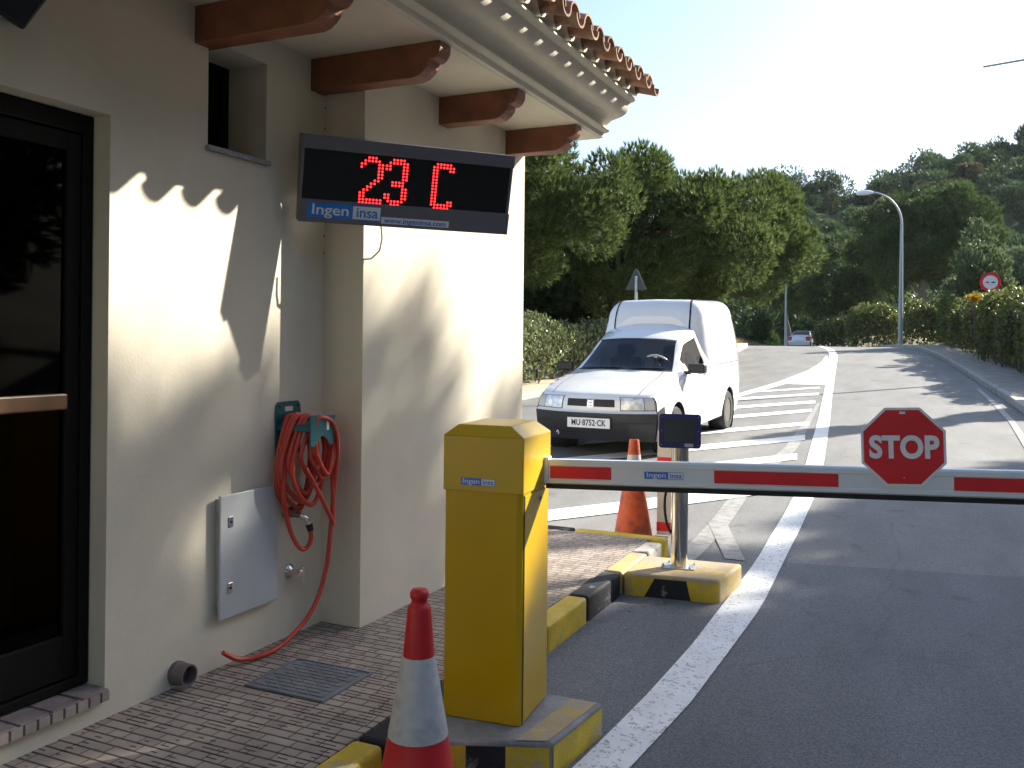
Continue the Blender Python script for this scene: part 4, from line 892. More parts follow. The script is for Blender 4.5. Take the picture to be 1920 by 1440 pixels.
def make_van():
    t = thing('delivery_van', 'white delivery van with high cargo box turning beside the barrier', 'van')
    S = Shell(VST, 4, 5)
    US = seg(list(range(0, 18)), 6)
    TS = sorted(set([round(x, 4) for x in lin(-1, 1, 24)]+[-.93, .93, -.88, .88]))
    wsu = (8.06, 8.86)
    def ht(c_, p): return (wsu[0] < c_[0] < wsu[1] and abs(c_[1]) < .915) or c_[0] < 2.02
    US2 = sorted(set(US+[8.06, 8.86, 2.02]))
    mb = S.patch(US2, TS, 'top', hole=ht)
    SU = sorted(set(seg(list(range(5, 18)), 10)+[8.5, 10.62])); SW = seg([0, 1, 2, 3, 4], 5)
    AX = (-.86, -3.45); AR = .345; AZ = .30
    def winreg(c_): return 8.5 < c_[0] < 10.62 and .40 < c_[1] < 1.8
    def hs(c_, p):
        if min(math.hypot(p.x-a, p.z-AZ) for a in AX) < AR*.93: return True
        return winreg(c_)
    for sg in (1, -1): S.patch(SU, SW, 'side', sgn=sg, mb=mb, hole=hs)
    snap_arch(mb, AX, AZ, AR, .7)
    mb.build('body', MT['carwhite'], t, smooth=True, angle=38, weld=True)
    # glass
    S.patch(lin(8.04, 8.88, 8), lin(-.925, .925, 16), 'top', off=.003).build('windshield', MT['carglass'], t, smooth=True)
    S.patch([8.0, 8.06], lin(-.94, .94, 16), 'top', off=.006).build('cowl_trim', MT['dark'], t)
    S.patch([8.86, 8.90], lin(-.94, .94, 16), 'top', off=.006).build('windshield_seal', MT['dark'], t)
    for sg in (1, -1):
        S.patch(lin(8.45, 10.65, 14), lin(.38, 1.84, 6), 'side', sgn=sg, off=.002).build('side_window', MT['sideglass'], t, smooth=True)
    # black pillars behind side glass
    for sg in (1, -1):
        S.patch([10.50, 10.72], lin(.4, 1.84, 5), 'side', sgn=sg, off=.005).build('window_pillar', MT['dark'], t)
        S.patch([8.30, 8.52], lin(1.1, 1.95, 5), 'side', sgn=sg, off=.006).build('mirror_base', MT['dark'], t)
    # bumper (front + wrapped sides)
    mb = S.patch(seg([0, 1, 2, 2.06], 4), lin(-1, 1, 20), 'top', off=.012)
    for sg in (1, -1): S.patch(lin(5, 5.68, 5), lin(2.05, 4.0, 6), 'side', sgn=sg, off=.012, mb=mb)
    mb.build('front_bumper', MT['bumper'], t, smooth=True, angle=50)
    S.patch(seg([.55, .85, 1.25], 3), lin(-.62, .62, 10), 'top', off=.016).build('air_intake', MT['dark'], t)
    S.patch([1.28, 1.34], lin(-.99, .99, 20), 'top', off=.017).build('bumper_groove', MT['dark'], t)
    # headlights, indicators, grille, badge
    for sg in (1, -1):
        S.patch(lin(3.22, 4.55, 5), lin(sg*.50, sg*.84, 5), 'top', off=.006).build('headlight', MT['headlight'], t, smooth=True)
        S.patch(lin(3.22, 4.55, 5), lin(sg*.85, sg*.985, 3), 'top', off=.006).build('indicator', MT['indicator'], t, smooth=True)
        S.patch(lin(3.12, 4.68, 5), lin(sg*.485, sg*.995, 6), 'top', off=.003).build('headlight_gasket', MT['seam'], t)
        S.patch(lin(3.45, 4.15, 4), lin(sg*.06, sg*.40, 5), 'top', off=.005).build('grille', MT['dark'], t)
    S.patch(lin(3.4, 4.2, 4), lin(-.045, .045, 3), 'top', off=.008).build('badge', MT['chrome'], t)
    for uu in (3.5, 3.72, 3.94): S.patch([uu, uu+.08], [-.035, .035], 'top', off=.011).build('badge_stripe', MT['blue'], t)
    # bonnet gaps, door seams
    for sg in (1, -1):
        S.patch(lin(5.1, 8, 8), [sg*.78, sg*.79], 'top', off=.003).build('panel_gap', MT['seam'], t)
        S.patch([8.0, 8.025], lin(1.9, 3.85, 6), 'side', sgn=sg, off=.003).build('panel_gap', MT['seam'], t)
        S.patch([10.92, 10.945], lin(.2, 3.85, 8), 'side', sgn=sg, off=.003).build('panel_gap', MT['seam'], t)
        S.patch(lin(8, 10.93, 12), [3.80, 3.83], 'side', sgn=sg, off=.003).build('panel_gap', MT['seam'], t)
        S.patch([15.6, 15.63], lin(2.2, 3.5, 6), 'side', sgn=sg, off=.003).build('panel_gap', MT['seam'], t)
    def boxpt(x, a, off=0.0):
        """surface of the cargo box: x position, a in [-1,1] round the section"""
        R_ = .30; tf = min(max((-2.30-x)/R_, 0), 1); tb = min(max((x+4.17)/.16, 0), 1)
        ins = .24*(1-math.sqrt(max(0, 1-(1-tf)**2)))+.12*(1-math.sqrt(max(0, 1-(1-tb)**2)))
        hw_, zt_, zb_, rc = .857-ins*.9+off, 1.935-ins+off, .665, .27
        s_ = abs(a); L1 = zt_-rc-zb_; L2 = rc*math.pi/2; top_w = hw_-.125-rc; tot = L1+L2+top_w; d_ = (1-s_)*tot
        if d_ < L1: y, z = hw_-.125*(d_/L1)**2.2, zb_+d_
        elif d_ < L1+L2: an = (d_-L1)/rc; y, z = hw_-.125-rc+rc*math.cos(an), zt_-rc+rc*math.sin(an)
        else: y, z = top_w*(1-(d_-L1-L2)/top_w), zt_+.012*((d_-L1-L2)/top_w)
        return Vector((x-.16*max(0, z-1.3)*(1-tf*.9) if x > -3.2 else x, math.copysign(y, a), z))
    XB = [-2.30-.30*(1-math.cos(k_*math.pi/16)) for k_ in range(9)]+lin(-2.72, -3.95, 8)+[-4.01-.16*math.sin(k_*math.pi/8) for k_ in range(5)]
    AB = [-1+2*k_/72 for k_ in range(73)]
    mb = MB(); nA = len(AB); mb.add([boxpt(x_, a_) for x_ in XB for a_ in AB], [(i*nA+j, i*nA+j+1, (i+1)*nA+j+1, (i+1)*nA+j) for i in range(len(XB)-1) for j in range(nA-1)]+[tuple(range(nA))]+[tuple(range((len(XB)-1)*nA, len(XB)*nA))])
    mb.build('cargo_box', MT['carwhite'], t, smooth=True, angle=50)
    for sg in (1, -1):
        mb = MB(); xs_ = XB[:12]; q_ = [[min([boxpt(x_, sg*k_/200, .004) for k_ in range(190)], key=lambda p_: abs(abs(p_.y)-yy_)+(9 if p_.z < 1.3 else 0))+Vector((.004, 0, 0)) for yy_ in (.50+.05*(1-i_/11), .525+.05*(1-i_/11))] for i_, x_ in enumerate(xs_)]
        mb.add([p_ for r_ in q_ for p_ in r_], [(2*i, 2*i+1, 2*i+3, 2*i+2) for i in range(len(xs_)-1)])
        p0_, p1_ = q_[0]; mb.quad(p0_, p1_, p1_+Vector((.03, 0, -.24)), p0_+Vector((.03, 0, -.24))) if False else None; mb.build('roof_joint', MT['dark'], t)
        mb = MB(); mb.add([boxpt(x_, sg*a_, .003) for x_ in lin(-2.72, -4.0, 10) for a_ in (.815, .82)], [(2*i, 2*i+1, 2*i+3, 2*i+2) for i in range(10)]); mb.build('panel_gap', MT['seam'], t)
        mb = MB(); mb.add([boxpt(-4.0+.012*k_, sg*a_, .003) for a_ in lin(.42, 1, 12) for k_ in (0, 1)], [(2*i, 2*i+1, 2*i+3, 2*i+2) for i in range(12)]); mb.build('panel_gap', MT['seam'], t)
    # mirrors
    for sg in (1, -1):
        mb = MB(); T = Matrix.Translation((-1.42, sg*.93, 1.02)) @ Matrix.Rotation(rad(-8*sg), 4, 'Z')
        mb.box(-.05, .05, -.115, .115, -.055, .065, T=T); k_ = mb.build('mirror', MT['black'], t, bevel=.02, bseg=3)
        mb = MB(); mb.box(-.03, .03, -.10, -.02, -.04, .0, T=Matrix.Translation((-1.42, sg*.86, .99))); mb.build('mirror_stalk', MT['black'], t)
    # plate
    mb = MB(); mb.box(.018, .026, -.275, .275, .373, .493); pl_ = mb.build('number_plate', MT['signwhite'], t, bevel=.003)
    mb = MB(); mb.box(.012, .022, -.283, .283, .365, .501); mb.build('plate_frame', MT['dark'], t)
    text('plate_lettering', 'MU\u00b78752\u00b7CK', .100, MT['black'], frame((.0275, 0, .433), (0, 1, 0), (0, 0, 1)), pl_, bold=.0022, sx=.80, thick=.001, space=1.04)
    # towing eye
    mb = MB(); mb.tube(catmull([(.02, -.42, .30), (.035, -.40, .325), (.035, -.385, .30), (.02, -.40, .275)]), .006, n=6); mb.build('towing_eye', MT['stwhite'], t)
    # wipers
    for y0, y1, zz in ((-.60, .02, 0), (.02, .58, 0)):
        mb = MB(); mb.tube([tuple(S.top(8.05, y0/.72)+Vector((.02, 0, .02))), tuple(S.top(8.10, y1/.72)+Vector((.01, 0, .02)))], .008, n=6); mb.build('wiper', MT['dark'], t)
    # door lettering marks
    mb = MB()
    def on(u, w): return S.side(u, w, 1)+Vector((0, .004, 0))
    for (u0, u1, w0, w1) in [(9.55, 9.95, 2.16, 2.20), (9.62, 9.66, 2.22, 2.34), (9.84, 9.87, 2.22, 2.30), (10.15, 10.42, 2.24, 2.28), (10.15, 10.19, 2.14, 2.22), (9.6, 9.9, 2.42, 2.43)]:
        S.patch([u0, u1], [w0, w1], 'side', sgn=1, off=.004).build('door_marking', MT['print'], t)
    # indicator repeater and handle
    S.patch([7.6, 7.7], [2.3, 2.38], 'side', sgn=1, off=.008).build('side_repeater', mat('amber', (0.5, 0.2, 0.02), 0.3), t)
    S.patch([10.45, 10.75], [2.18, 2.26], 'side', sgn=1, off=.012).build('door_handle', MT['stwhite'], t)
    # interior
    mb = MB(); mb.box(-3.9, -.5, -.74, .74, .26, .42); mb.box(-1.55, -1.20, -.72, .72, .42, .93); mb.box(-2.5, -2.42, -.72, .72, .42, 1.45); mb.build('cabin', MT['interior'], t)
    for sg in (1, -1):
        mb = MB(); mb.box(-2.25, -1.80, sg*.36-.23, sg*.36+.23, .42, .68); mb.box(-2.34, -2.2, sg*.36-.22, sg*.36+.22, .62, 1.12); mb.box(-2.31, -2.23, sg*.36-.12, sg*.36+.12, 1.13, 1.30); mb.build('seat', MT['interior'], t, bevel=.04, bseg=3)
    T = Matrix.Translation((-1.50, .36, 1.04)) @ Matrix.Rotation(rad(-55), 4, 'Y')
    mb = MB(); ring = [T @ Vector((.185*math.cos(a), .185*math.sin(a), 0)) for a in lin(0, 2*math.pi, 28)]
    mb.tube(ring, .014, n=8, cap=False); mb.box(-.17, .17, -.02, .02, -.01, .01, T=T); mb.lathe([(.05, -.02), (.05, .02), (0, .025)], n=16, T=T)
    mb.build('steering_wheel', mat('grey_wheel', (0.45, 0.45, 0.45), 0.3), t)
    # wheel wells + wheels
    for sg in (1, -1):
        for ax in AX:
            mb = MB(); T = Matrix.Translation((ax, sg*.60, AZ)) @ Matrix.Rotation(rad(-90*sg), 4, 'X')
            mb.lathe([(.0001, 0), (AR-.002, 0), (AR-.002, .235)], n=36, T=T, cap=False); mb.build('wheel_well', MT['dark'], t)
    for sg in (1, -1):
        for ax in AX: wheel(t, ax, sg*.745, .29, .29, .175, sg)
    mb = MB(); mb.box(-4.0, -.25, -.70, .70, .20, .26); mb.build('underbody', MT['dark'], t)
    return t
van = make_van()
vx, vy, vth = -3.75, 10.31, rad(-92.3)
fz = .100
Rv = Matrix.Rotation(vth, 4, 'Z') @ Matrix.Rotation(math.atan(.0345), 4, 'Y')
van.matrix_world = Matrix.Translation((vx, vy, g(vy)-.003)) @ Rv

# driver in the van
def skinned(name, verts, edges, radii, m, lv=2, root=0):
    me = bpy.data.meshes.new(name); me.from_pydata(verts, edges, []); o = bpy.data.objects.new(name, me); COL.objects.link(o)
    o.modifiers.new('skin', 'SKIN'); sv = me.skin_vertices[0].data
    for i, r in enumerate(radii): sv[i].radius = (r, r) if not isinstance(r, tuple) else r
    sv[root].use_root = True
    s_ = o.modifiers.new('sub', 'SUBSURF'); s_.levels = lv; s_.render_levels = lv
    bpy.context.view_layer.update()
    m2 = bpy.data.meshes.new_from_object(o.evaluated_get(bpy.context.evaluated_depsgraph_get()))
    COL.objects.unlink(o); bpy.data.objects.remove(o); m2.materials.clear(); m2.materials.append(m)
    m2.polygons.foreach_set('use_smooth', [True]*len(m2.polygons))
    o = bpy.data.objects.new(name, m2); COL.objects.link(o); return o
dv = [(0, 0, .0), (.0, 0, .18), (.01, 0, .36), (.03, 0, .50), (.05, 0, .60), (.07, 0, .70), (.075, 0, .80),
      (.02, .17, .46), (.17, .23, .28), (.40, .15, .36), (.02, -.17, .46), (.17, -.23, .28), (.40, -.15, .36),
      (.24, .10, .0), (.45, .11, .05), (.24, -.10, .0), (.45, -.11, .05), (.11, 0, .70)]
de = [(0, 1), (1, 2), (2, 3), (3, 4), (4, 5), (5, 6), (3, 7), (7, 8), (8, 9), (3, 10), (10, 11), (11, 12), (0, 13), (13, 14), (0, 15), (15, 16), (5, 17)]
drr = [.14, .13, .14, .10, .055, .08, .075, .065, .045, .032, .065, .045, .032, .08, .06, .08, .06, .05]
drv = skinned('person', dv, de, drr, MT['skin'], 2)
b = MB(); b.lathe([(.155, .02), (.150, .2), (.165, .36), (.13, .47), (.065, .535)], n=20); sh = b.build('shirt', MT['shirt'], smooth=True); sh.scale = (.82, 1.12, 1); sh.parent = drv
b = MB(); b.lathe([(.088, .74), (.092, .79), (.080, .85), (.045, .885), (0, .893)], n=18); hr = b.build('hair', MT['hair'], smooth=True); hr.parent = drv; hr.location = (.055, 0, 0)
tag(drv, 'person in dark red shirt sitting at the wheel of the white van', 'person')
drv.matrix_world = van.matrix_world @ Matrix.Translation((-2.14, .34, .50)) @ Matrix.Scale(.90, 4)

# ------------------------------------------------------------------ far silver car, seen from behind
CST = [
 (-.0, .30, .14, .72, .32, None), (-.02, .62, .10, .80, .60, None), (.0, .66, .12, .80, .64, None), (.05, .95, .18, .76, .93, None),
 (.12, 1.02, .26, .72, .99, [(.26, .77, .93), (.22, .84, .80), (.2, .86, .55), (.22, .82, .26)]),
 (.75, 1.06, .80, .70, 1.02, [(.75, .76, .98), (.75, .86, .85), (.75, .88, .55), (.75, .84, .26)]),
 (1.35, 1.36, 1.40, .58, 1.33, [(1.35, .68, 1.15), (1.3, .80, .97), (1.3, .88, .55), (1.3, .84, .26)]),
 (1.9, 1.44, 1.95, .56, 1.40, [(1.9, .66, 1.2), (1.9, .80, .97), (1.9, .88, .55), (1.9, .84, .26)]),
 (2.5, 1.40, 2.5, .56, 1.36, [(2.5, .66, 1.18), (2.5, .80, .97), (2.5, .88, .55), (2.5, .84, .26)]),
 (3.2, 1.05, 3.2, .66, 1.00, [(3.2, .74, .97), (3.2, .84, .88), (3.2, .88, .55), (3.2, .84, .26)]),
 (4.3, .85, 4.2, .66, .78, [(4.2, .74, .72), (4.2, .80, .62), (4.2, .82, .5), (4.2, .80, .26)]),
 (4.5, .5, 4.35, .66, .5, [(4.35, .7, .46), (4.35, .74, .42), (4.35, .74, .4), (4.3, .72, .26)])]
t = thing('silver_car', 'silver saloon car driving away beyond the crest of the road', 'car')
S = Shell([(-a[0], a[1], -a[2], a[3], a[4], None if a[5] is None else [(-q[0], q[1], q[2]) for q in a[5]]) for a in CST], 4, 4)
mb = S.patch(seg(list(range(0, 12)), 4), lin(-1, 1, 14), 'top', hole=lambda c_, p: (5.15 < c_[0] < 5.9 and abs(c_[1]) < .9))
for sg in (1, -1): S.patch(seg(list(range(4, 12)), 5), seg([0, 1, 2, 3, 4], 3), 'side', sgn=sg, mb=mb)
mb.build('body', MT['carsilver'], t, smooth=True, angle=40, weld=True)
S.patch(lin(5.1, 5.95, 5), lin(-.93, .93, 8), 'top', off=.004).build('rear_window', MT['carglass'], t, smooth=True)
for sg in (1, -1):
    S.patch(lin(2.15, 3.2, 4), lin(sg*.62, sg*.99, 4), 'top', off=.006).build('tail_light', MT['taillight'], t)
    S.patch(lin(5.3, 8.6, 10), lin(.3, 1.8, 4), 'side', sgn=sg, off=.006).build('side_window', MT['screen'], t)
    mb = MB(); mb.box(-2.95, -2.8, sg*.98-.1, sg*.98+.1, .95, 1.07); mb.build('mirror', MT['black'], t)
mb = MB(); mb.box(-.02, .015, -.26, .26, .70, .81); mb.build('number_plate', MT['signwhite'], t)
mb = MB(); mb.box(-.3, .002, -.70, .70, .25, .33); mb.build('bumper_underside', MT['dark'], t)
for sg in (1, -1):
    for ax in (-.95, -3.6): wheel(t, ax, sg*.77, .31, .31, .2, sg)
# built with the tail at x=0 and the nose at -x
t.matrix_world = Matrix.Translation((-8.85, 68.3, 1.10)) @ Matrix.Rotation(rad(-92), 4, 'Z')

# ------------------------------------------------------------------ lamp posts
def lamp_post(x, y, z, h, reach, az, label):
    t = thing('street_lamp', label, 'street lamp', (x, y, z), az, 'street lamps along the road')
    b = MB(); R_ = min(1.7, reach)
    path = [(0, 0, 0), (0, 0, h*.5), (0, 0, h-R_)]+[(-R_*(1-math.cos(a)), 0, h-R_+R_*math.sin(a)) for a in lin(.15, math.pi/2*.95, 10)]
    rr = [.11]+[.085]+[.062]+[.055-.002*i for i in range(11)]
    b.tube(path, rr, n=12); b.build('pole', MT['sgreen'], t, smooth=True)
    e = Vector(path[-1]); b = MB()
    for k_ in range(1): b.tube([tuple(e), tuple(e+Vector((-.18, 0, .0))), tuple(e+Vector((-.45, 0, -.01))), tuple(e+Vector((-.75, 0, -.05))), tuple(e+Vector((-.80, 0, -.06)))], [.05, .10, .13, .09, .03], n=12)
    b.build('lamp_head', MT['signwhite'], t, smooth=True)
    b = MB(); b.box(-.12, .12, -.02, .02, -.03, .03, T=Matrix.Translation((-.9, 0, h*.62))); 
    b = MB(); b.box(-.07, .07, -.13, -.105, .8, 1.3); b.build('access_panel', MT['zinc'], t)
    return t
lamp_post(-1.40, 46.2, g(46.2)+.10, 7.15, 1.45, YAW, 'tall grey street lamp on the right pavement in front of the big pine')
lamp_post(-10.35, 72.4, g(72.4)+.1, 7.2, 1.4, YAW, 'distant street lamp standing behind the silver car')

# ------------------------------------------------------------------ road signs
t = thing('warning_sign', 'triangular road sign seen from the back behind the white van', 'road sign', (-6.55, 21.2, g(21.2)+.1), 0)
fa = Vector((.40, -.92, 0)).normalized(); BTs = frame((0, 0, 0), (fa.y*-1, fa.x, 0), (0, 0, 1))
b = MB(); b.box(-.03, .03, -.02, .02, 0, 2.50); b.build('post', MT['zinc'], t, bevel=.004)
ptr = [(-.25, 2.17), (.25, 2.17), (.03, 2.68), (-.03, 2.68)]
b = MB(); b.prism(ptr, -.03, -.055, fn=lambda a, c, h: tuple(Matrix.Rotation(rad(20), 4, 'Z') @ Vector((a, -h, c)))); b.build('panel', mat('sign_back_grey', (0.07, 0.08, 0.10), 0.5), t, bevel=.004)
t = thing('round_sign', 'round no overtaking sign with red ring above the bushes on the right', 'road sign', (1.66, 33.25, g(33.25)+.1), rad(3))
b = MB(); b.box(-.03, .03, .0, .04, 0, 2.7); b.build('post', MT['zinc'], t)
def disc(r0, r1, y, m, nm, z=2.46):
    b = MB(); T = Matrix.Translation((0, y, z)) @ Matrix.Rotation(rad(90), 4, 'X'); b.lathe([(r1, 0), (r1, .004), (r0, .004)] if r0 > 0 else [(r1, 0), (r1, .004), (0, .004)], n=40, T=T); return b.build(nm, m, t)
disc(0, .315, -.012, MT['red'], 'ring'); disc(0, .22, -.0175, MT['stwhite'], 'disc')
for sx_, m_ in ((-.082, MT['red']), (.082, MT['black'])):
    b = MB(); b.prism([(-.06, -.015), (.06, -.015), (.06, .01), (.03, .014), (.02, .032), (-.02, .032), (-.03, .014), (-.06, .01)], 0, .002, fn=lambda a, c, h: (a+sx_, -.0225-h, c+2.455)); b.lathe([(.012, 0), (.012, .003)], n=10, T=Matrix.Translation((sx_-.035, -.0225, 2.438)) @ Matrix.Rotation(rad(90), 4, 'X')); b.lathe([(.012, 0), (.012, .003)], n=10, T=Matrix.Translation((sx_+.035, -.0225, 2.438)) @ Matrix.Rotation(rad(90), 4, 'X')); b.build('car_symbol', m_, t)

# thin boom reaching in from a mast beyond the right pavement
t = thing('mast', 'slim grey rod reaching into the sky from a mast on the right', 'mast', (5.2, 30.2, g(30)+.1))
b = MB(); b.tube([(0, 0, 0), (0, 0, 9.3)], [.09, .05], n=10); b.build('pole', MT['zinc'], t)
b = MB(); b.tube([(0, 0, 9.1), (-4.02, -2.1, 9.2-g(30)-.1)], [.04, .028], n=8); b.build('rod', MT['zinc'], t)

# ------------------------------------------------------------------ vegetation
def rot_basis(n_, rg):
    n_ = n_/np.linalg.norm(n_, axis=1)[:, None]
    a = np.cross(n_, rg.normal(size=n_.shape)); a /= np.linalg.norm(a, axis=1)[:, None]; return n_, a, np.cross(n_, a)
def tuft_mesh(C_, Nn, rg, blades, ln, wd, spread, quad=False):
    """C_ centres (N,3), Nn main directions (N,3): each gets thin blades"""
    N = len(C_); C2 = np.repeat(C_, blades, 0); D = np.repeat(Nn, blades, 0)+rg.normal(size=(N*blades, 3))*spread
    D, A, B_ = rot_basis(D, rg)
    L = ln*rg.uniform(.6, 1.25, size=(N*blades, 1)); W = wd*rg.uniform(.7, 1.3, size=(N*blades, 1))
    if quad:
        P0 = C2; P1 = C2+D*L*.45+A*W; P2 = C2+D*L; P3 = C2+D*L*.45-A*W
        V = np.stack([P0, P1, P2, P3], 1).reshape(-1, 3); Fc = np.arange(len(V)).reshape(-1, 4)
    else:
        P0 = C2-A*W*.5; P1 = C2+A*W*.5; P2 = C2+D*L
        V = np.stack([P0, P1, P2], 1).reshape(-1, 3); Fc = np.arange(len(V)).reshape(-1, 3)
    return V, Fc
def mesh_np(name, V, Fc, m, parent=None, loc=None):
    me = bpy.data.meshes.new(name); nf, k_ = Fc.shape
    me.vertices.add(len(V)); me.vertices.foreach_set('co', V.astype(np.float32).ravel())
    me.loops.add(nf*k_); me.loops.foreach_set('vertex_index', Fc.astype(np.int32).ravel())
    me.polygons.add(nf); me.polygons.foreach_set('loop_start', np.arange(0, nf*k_, k_, dtype=np.int32))
    try: me.polygons.foreach_set('loop_total', np.full(nf, k_, dtype=np.int32))
    except Exception: pass
    me.materials.append(m); me.update(calc_edges=True)
    o = bpy.data.objects.new(name, me); COL.objects.link(o)
    if parent: o.parent = parent
    if loc: o.location = loc
    return o
def lobes(rg, n_, R3, size, flat=.75, hemi=False):
    """lobe centres spread over an ellipsoid of radii R3"""
    d = rg.normal(size=(n_, 3)); d /= np.linalg.norm(d, axis=1)[:, None]
    if hemi: d[:, 2] = np.abs(d[:, 2])*1.0-.25
    c = d*np.array(R3)*rg.uniform(.45, 1.0, size=(n_, 1)); s_ = size*rg.uniform(.65, 1.25, size=n_)
    return c, s_
def crown_pts(rg, c, s_, per, shell=.55, flat=.8, updir=.5):
    P, D = [], []
    for ci, si in zip(c, s_):
        k_ = int(per*(si/np.mean(s_))**2); d = rg.normal(size=(k_, 3)); d /= np.linalg.norm(d, axis=1)[:, None]
        r = si*rg.uniform(shell, 1.0, size=(k_, 1)); p = ci+d*r*np.array([1, 1, flat]); P.append(p); dd = d.copy(); dd[:, 2] += updir; D.append(dd)
    return np.concatenate(P), np.concatenate(D)
def limb_tree(b, base, top, r0, r1, targets, rl, rg, wob=.15):
    base = Vector(base); top = Vector(top); pts = []
    for i in range(7):
        t_ = i/6; pts.append(base.lerp(top, t_)+Vector((rg.normal()*wob*t_*(1-t_)*3, rg.normal()*wob*t_*(1-t_)*3, 0)))
    b.tube(catmull(pts, 3), [r0+(r1-r0)*i/18 for i in range(19)], n=10)
    for tg in targets:
        t_ = rg.uniform(.45, .95); s_ = base.lerp(top, t_); tg = Vector(tg); mid = s_.lerp(tg, .5)+Vector((0, 0, -.12*(tg-s_).length))
        b.tube(catmull([s_, mid, tg], 4), [rl*(1-.75*i/8) for i in range(9)], n=7)
def pine(name, label, cat, x, y, z, R3, h_c, nl, lsize, per, blades, ln, wd, seed, m, barkm, trunk_r=.2, hemi=False, flat=.8, lean=(0, 0), tb=None, group=None, updir=.6, spread=.45, keep=None, thin=None):
    rg = np.random.default_rng(seed); t = thing(name, label, cat, (x, y, z), 0, group)
    c, s_ = lobes(rg, nl, R3, lsize, hemi=hemi)
    c += np.array([lean[0], lean[1], h_c])
    if keep is not None:
        k_ = keep(c); c, s_ = c[k_], s_[k_]
    P, D = crown_pts(rg, c, s_, per, flat=flat, updir=updir)
    if thin is not None: k_ = thin(P); P, D = P[k_], D[k_]
    V, Fc = tuft_mesh(P, D, rg, blades, ln, wd, spread)
    mesh_np('crown', V, Fc, m, t)
    b = MB(); idx = rg.choice(len(c), min(9, len(c)), replace=False)
    limb_tree(b, (tb or (0, 0))+(-.3,), (lean[0]*.7, lean[1]*.7, h_c+R3[2]*.2), trunk_r, trunk_r*.45, [c[i] for i in idx], trunk_r*.38, rg)
    b.build('trunk', barkm, t, smooth=True)
    return t
# left row of pines
pine('pine_tree', 'near pine with drooping sunlit branches just beyond the gatehouse corner', 'pine tree', -9.5, 19.6, .4, (2.3, 2.4, 1.8), 4.6, 46, .70, 330, 13, .17, .020, 1, MT['pine'], MT['bark'], .20, lean=(.5, 0), updir=.9, spread=.38)
pine('pine_tree', 'large dense pine with broad crown rising behind the white van', 'pine tree', -8.8, 27.0, .7, (3.7, 3.0, 2.35), 4.2, 80, .80, 330, 13, .19, .024, 2, MT['pine'], MT['bark'], .24, lean=(.9, 0), updir=.9, spread=.38)
pine('pine_tree', 'third pine of the row leaning out over the left lane', 'pine tree', -8.0, 36.2, 1.2, (3.2, 3.0, 2.4), 4.3, 60, .85, 250, 12, .24, .032, 3, MT['pine'], MT['bark'], .22, lean=(.9, .2), updir=.9, spread=.38)
pine('pine_tree', 'pine mostly hidden behind the gatehouse pillar and the near pine', 'pine tree', -14.0, 26.0, .6, (4.2, 3.2, 2.5), 4.6, 36, 1.3, 190, 11, .30, .045, 4, MT['pine'], MT['bark'], .24)
pine('pine_tree', 'shaded pine low behind the hedge and the van roof', 'pine tree', -11.8, 33.0, 1.0, (4.2, 3.0, 2.0), 2.8, 30, 1.3, 190, 11, .32, .05, 5, MT['pine2'], MT['bark'], .2)
# trees beyond the crest
pine('umbrella_pine', 'big round umbrella pine behind the tall street lamp', 'pine tree', -.6, 66, 1.0, (4.6, 3.6, 3.6), 7.6, 80, 1.05, 260, 9, .30, .052, 6, MT['pine2'], MT['barkgrey'], .30, flat=.8, updir=1.0)
pine('pine_tree', 'dark pine with low crown between the two street lamps', 'pine tree', -5.6, 74, .6, (3.8, 3.0, 3.2), 5.6, 44, 1.1, 200, 9, .32, .055, 7, MT['pine2'], MT['barkgrey'], .22)
pine('pine_tree', 'thin dark pine behind the distant street lamp', 'pine tree', -11.3, 80, .5, (3.2, 2.6, 2.2), 5.8, 26, 1.0, 180, 9, .32, .055, 8, MT['pine2'], MT['barkgrey'], .2)
pine('pine_tree', 'small dark bushy conifer at the left end of the crest', 'conifer', -10.2, 60.5, .9, (.9, .9, 1.0), 1.0, 12, .62, 150, 9, .28, .06, 9, MT['pine2'], MT['barkgrey'], .08, flat=1.1)
pine('poplar', 'pale green leafy young tree above the bushes near the round sign', 'tree', 1.9, 44.5, 1.5, (1.35, 1.2, 1.7), 3.1, 26, .62, 150, 8, .22, .065, 10, MT['olive'], MT['barkgrey'], .07, flat=1.2, updir=1.2)
pine('olive_tree', 'grey green shrub tree at the right edge behind the round sign', 'tree', 5.2, 46, 1.9, (1.7, 1.3, 1.4), 2.4, 22, .7, 130, 8, .24, .06, 12, MT['olive'], MT['barkgrey'], .08)
# off-frame trees on the right that shade the barrier and the wall
def gap(tx, ty, tz):
    """openings in the canopy: needle tufts standing in a few chosen sun rays are absent"""
    def f(P):
        ok = np.ones(len(P), bool); rr = np.random.default_rng(5)
        for q, r_ in (((-1.33, 3.10, .72), .42), ((-1.45, 5.35, .1), .42), ((-2.1, 5.2, .13), .40), ((-1.75, 4.5, .13), .16), ((-1.0, 3.3, 0), .2)):
            w = P+np.array([tx, ty, tz])-np.array(q); sd_ = np.array(SUN); d_ = np.linalg.norm(w-np.outer(w @ sd_, sd_), axis=1); ok &= d_ > r_*rr.uniform(.75, 1.15, len(P))
        return ok
    return f
pine('shade_tree', 'very tall broad pine on the right bank whose shadow falls on the barrier', 'pine tree', 13.6, 19.6, 3.0, (4.4, 4.4, 2.5), 9.4, 40, 1.25, 220, 9, .42, .085, 21, MT['pine2'], MT['bark'], .34, flat=.8, thin=gap(13.6, 19.6, 3.0))
pine('shade_tree', 'tall pine beyond the right pavement nearer the viewer', 'pine tree', 13.5, 14.0, 3.0, (4.0, 4.2, 3.2), 6.6, 40, 1.5, 240, 9, .42, .085, 22, MT['pine2'], MT['bark'], .3, flat=.8)
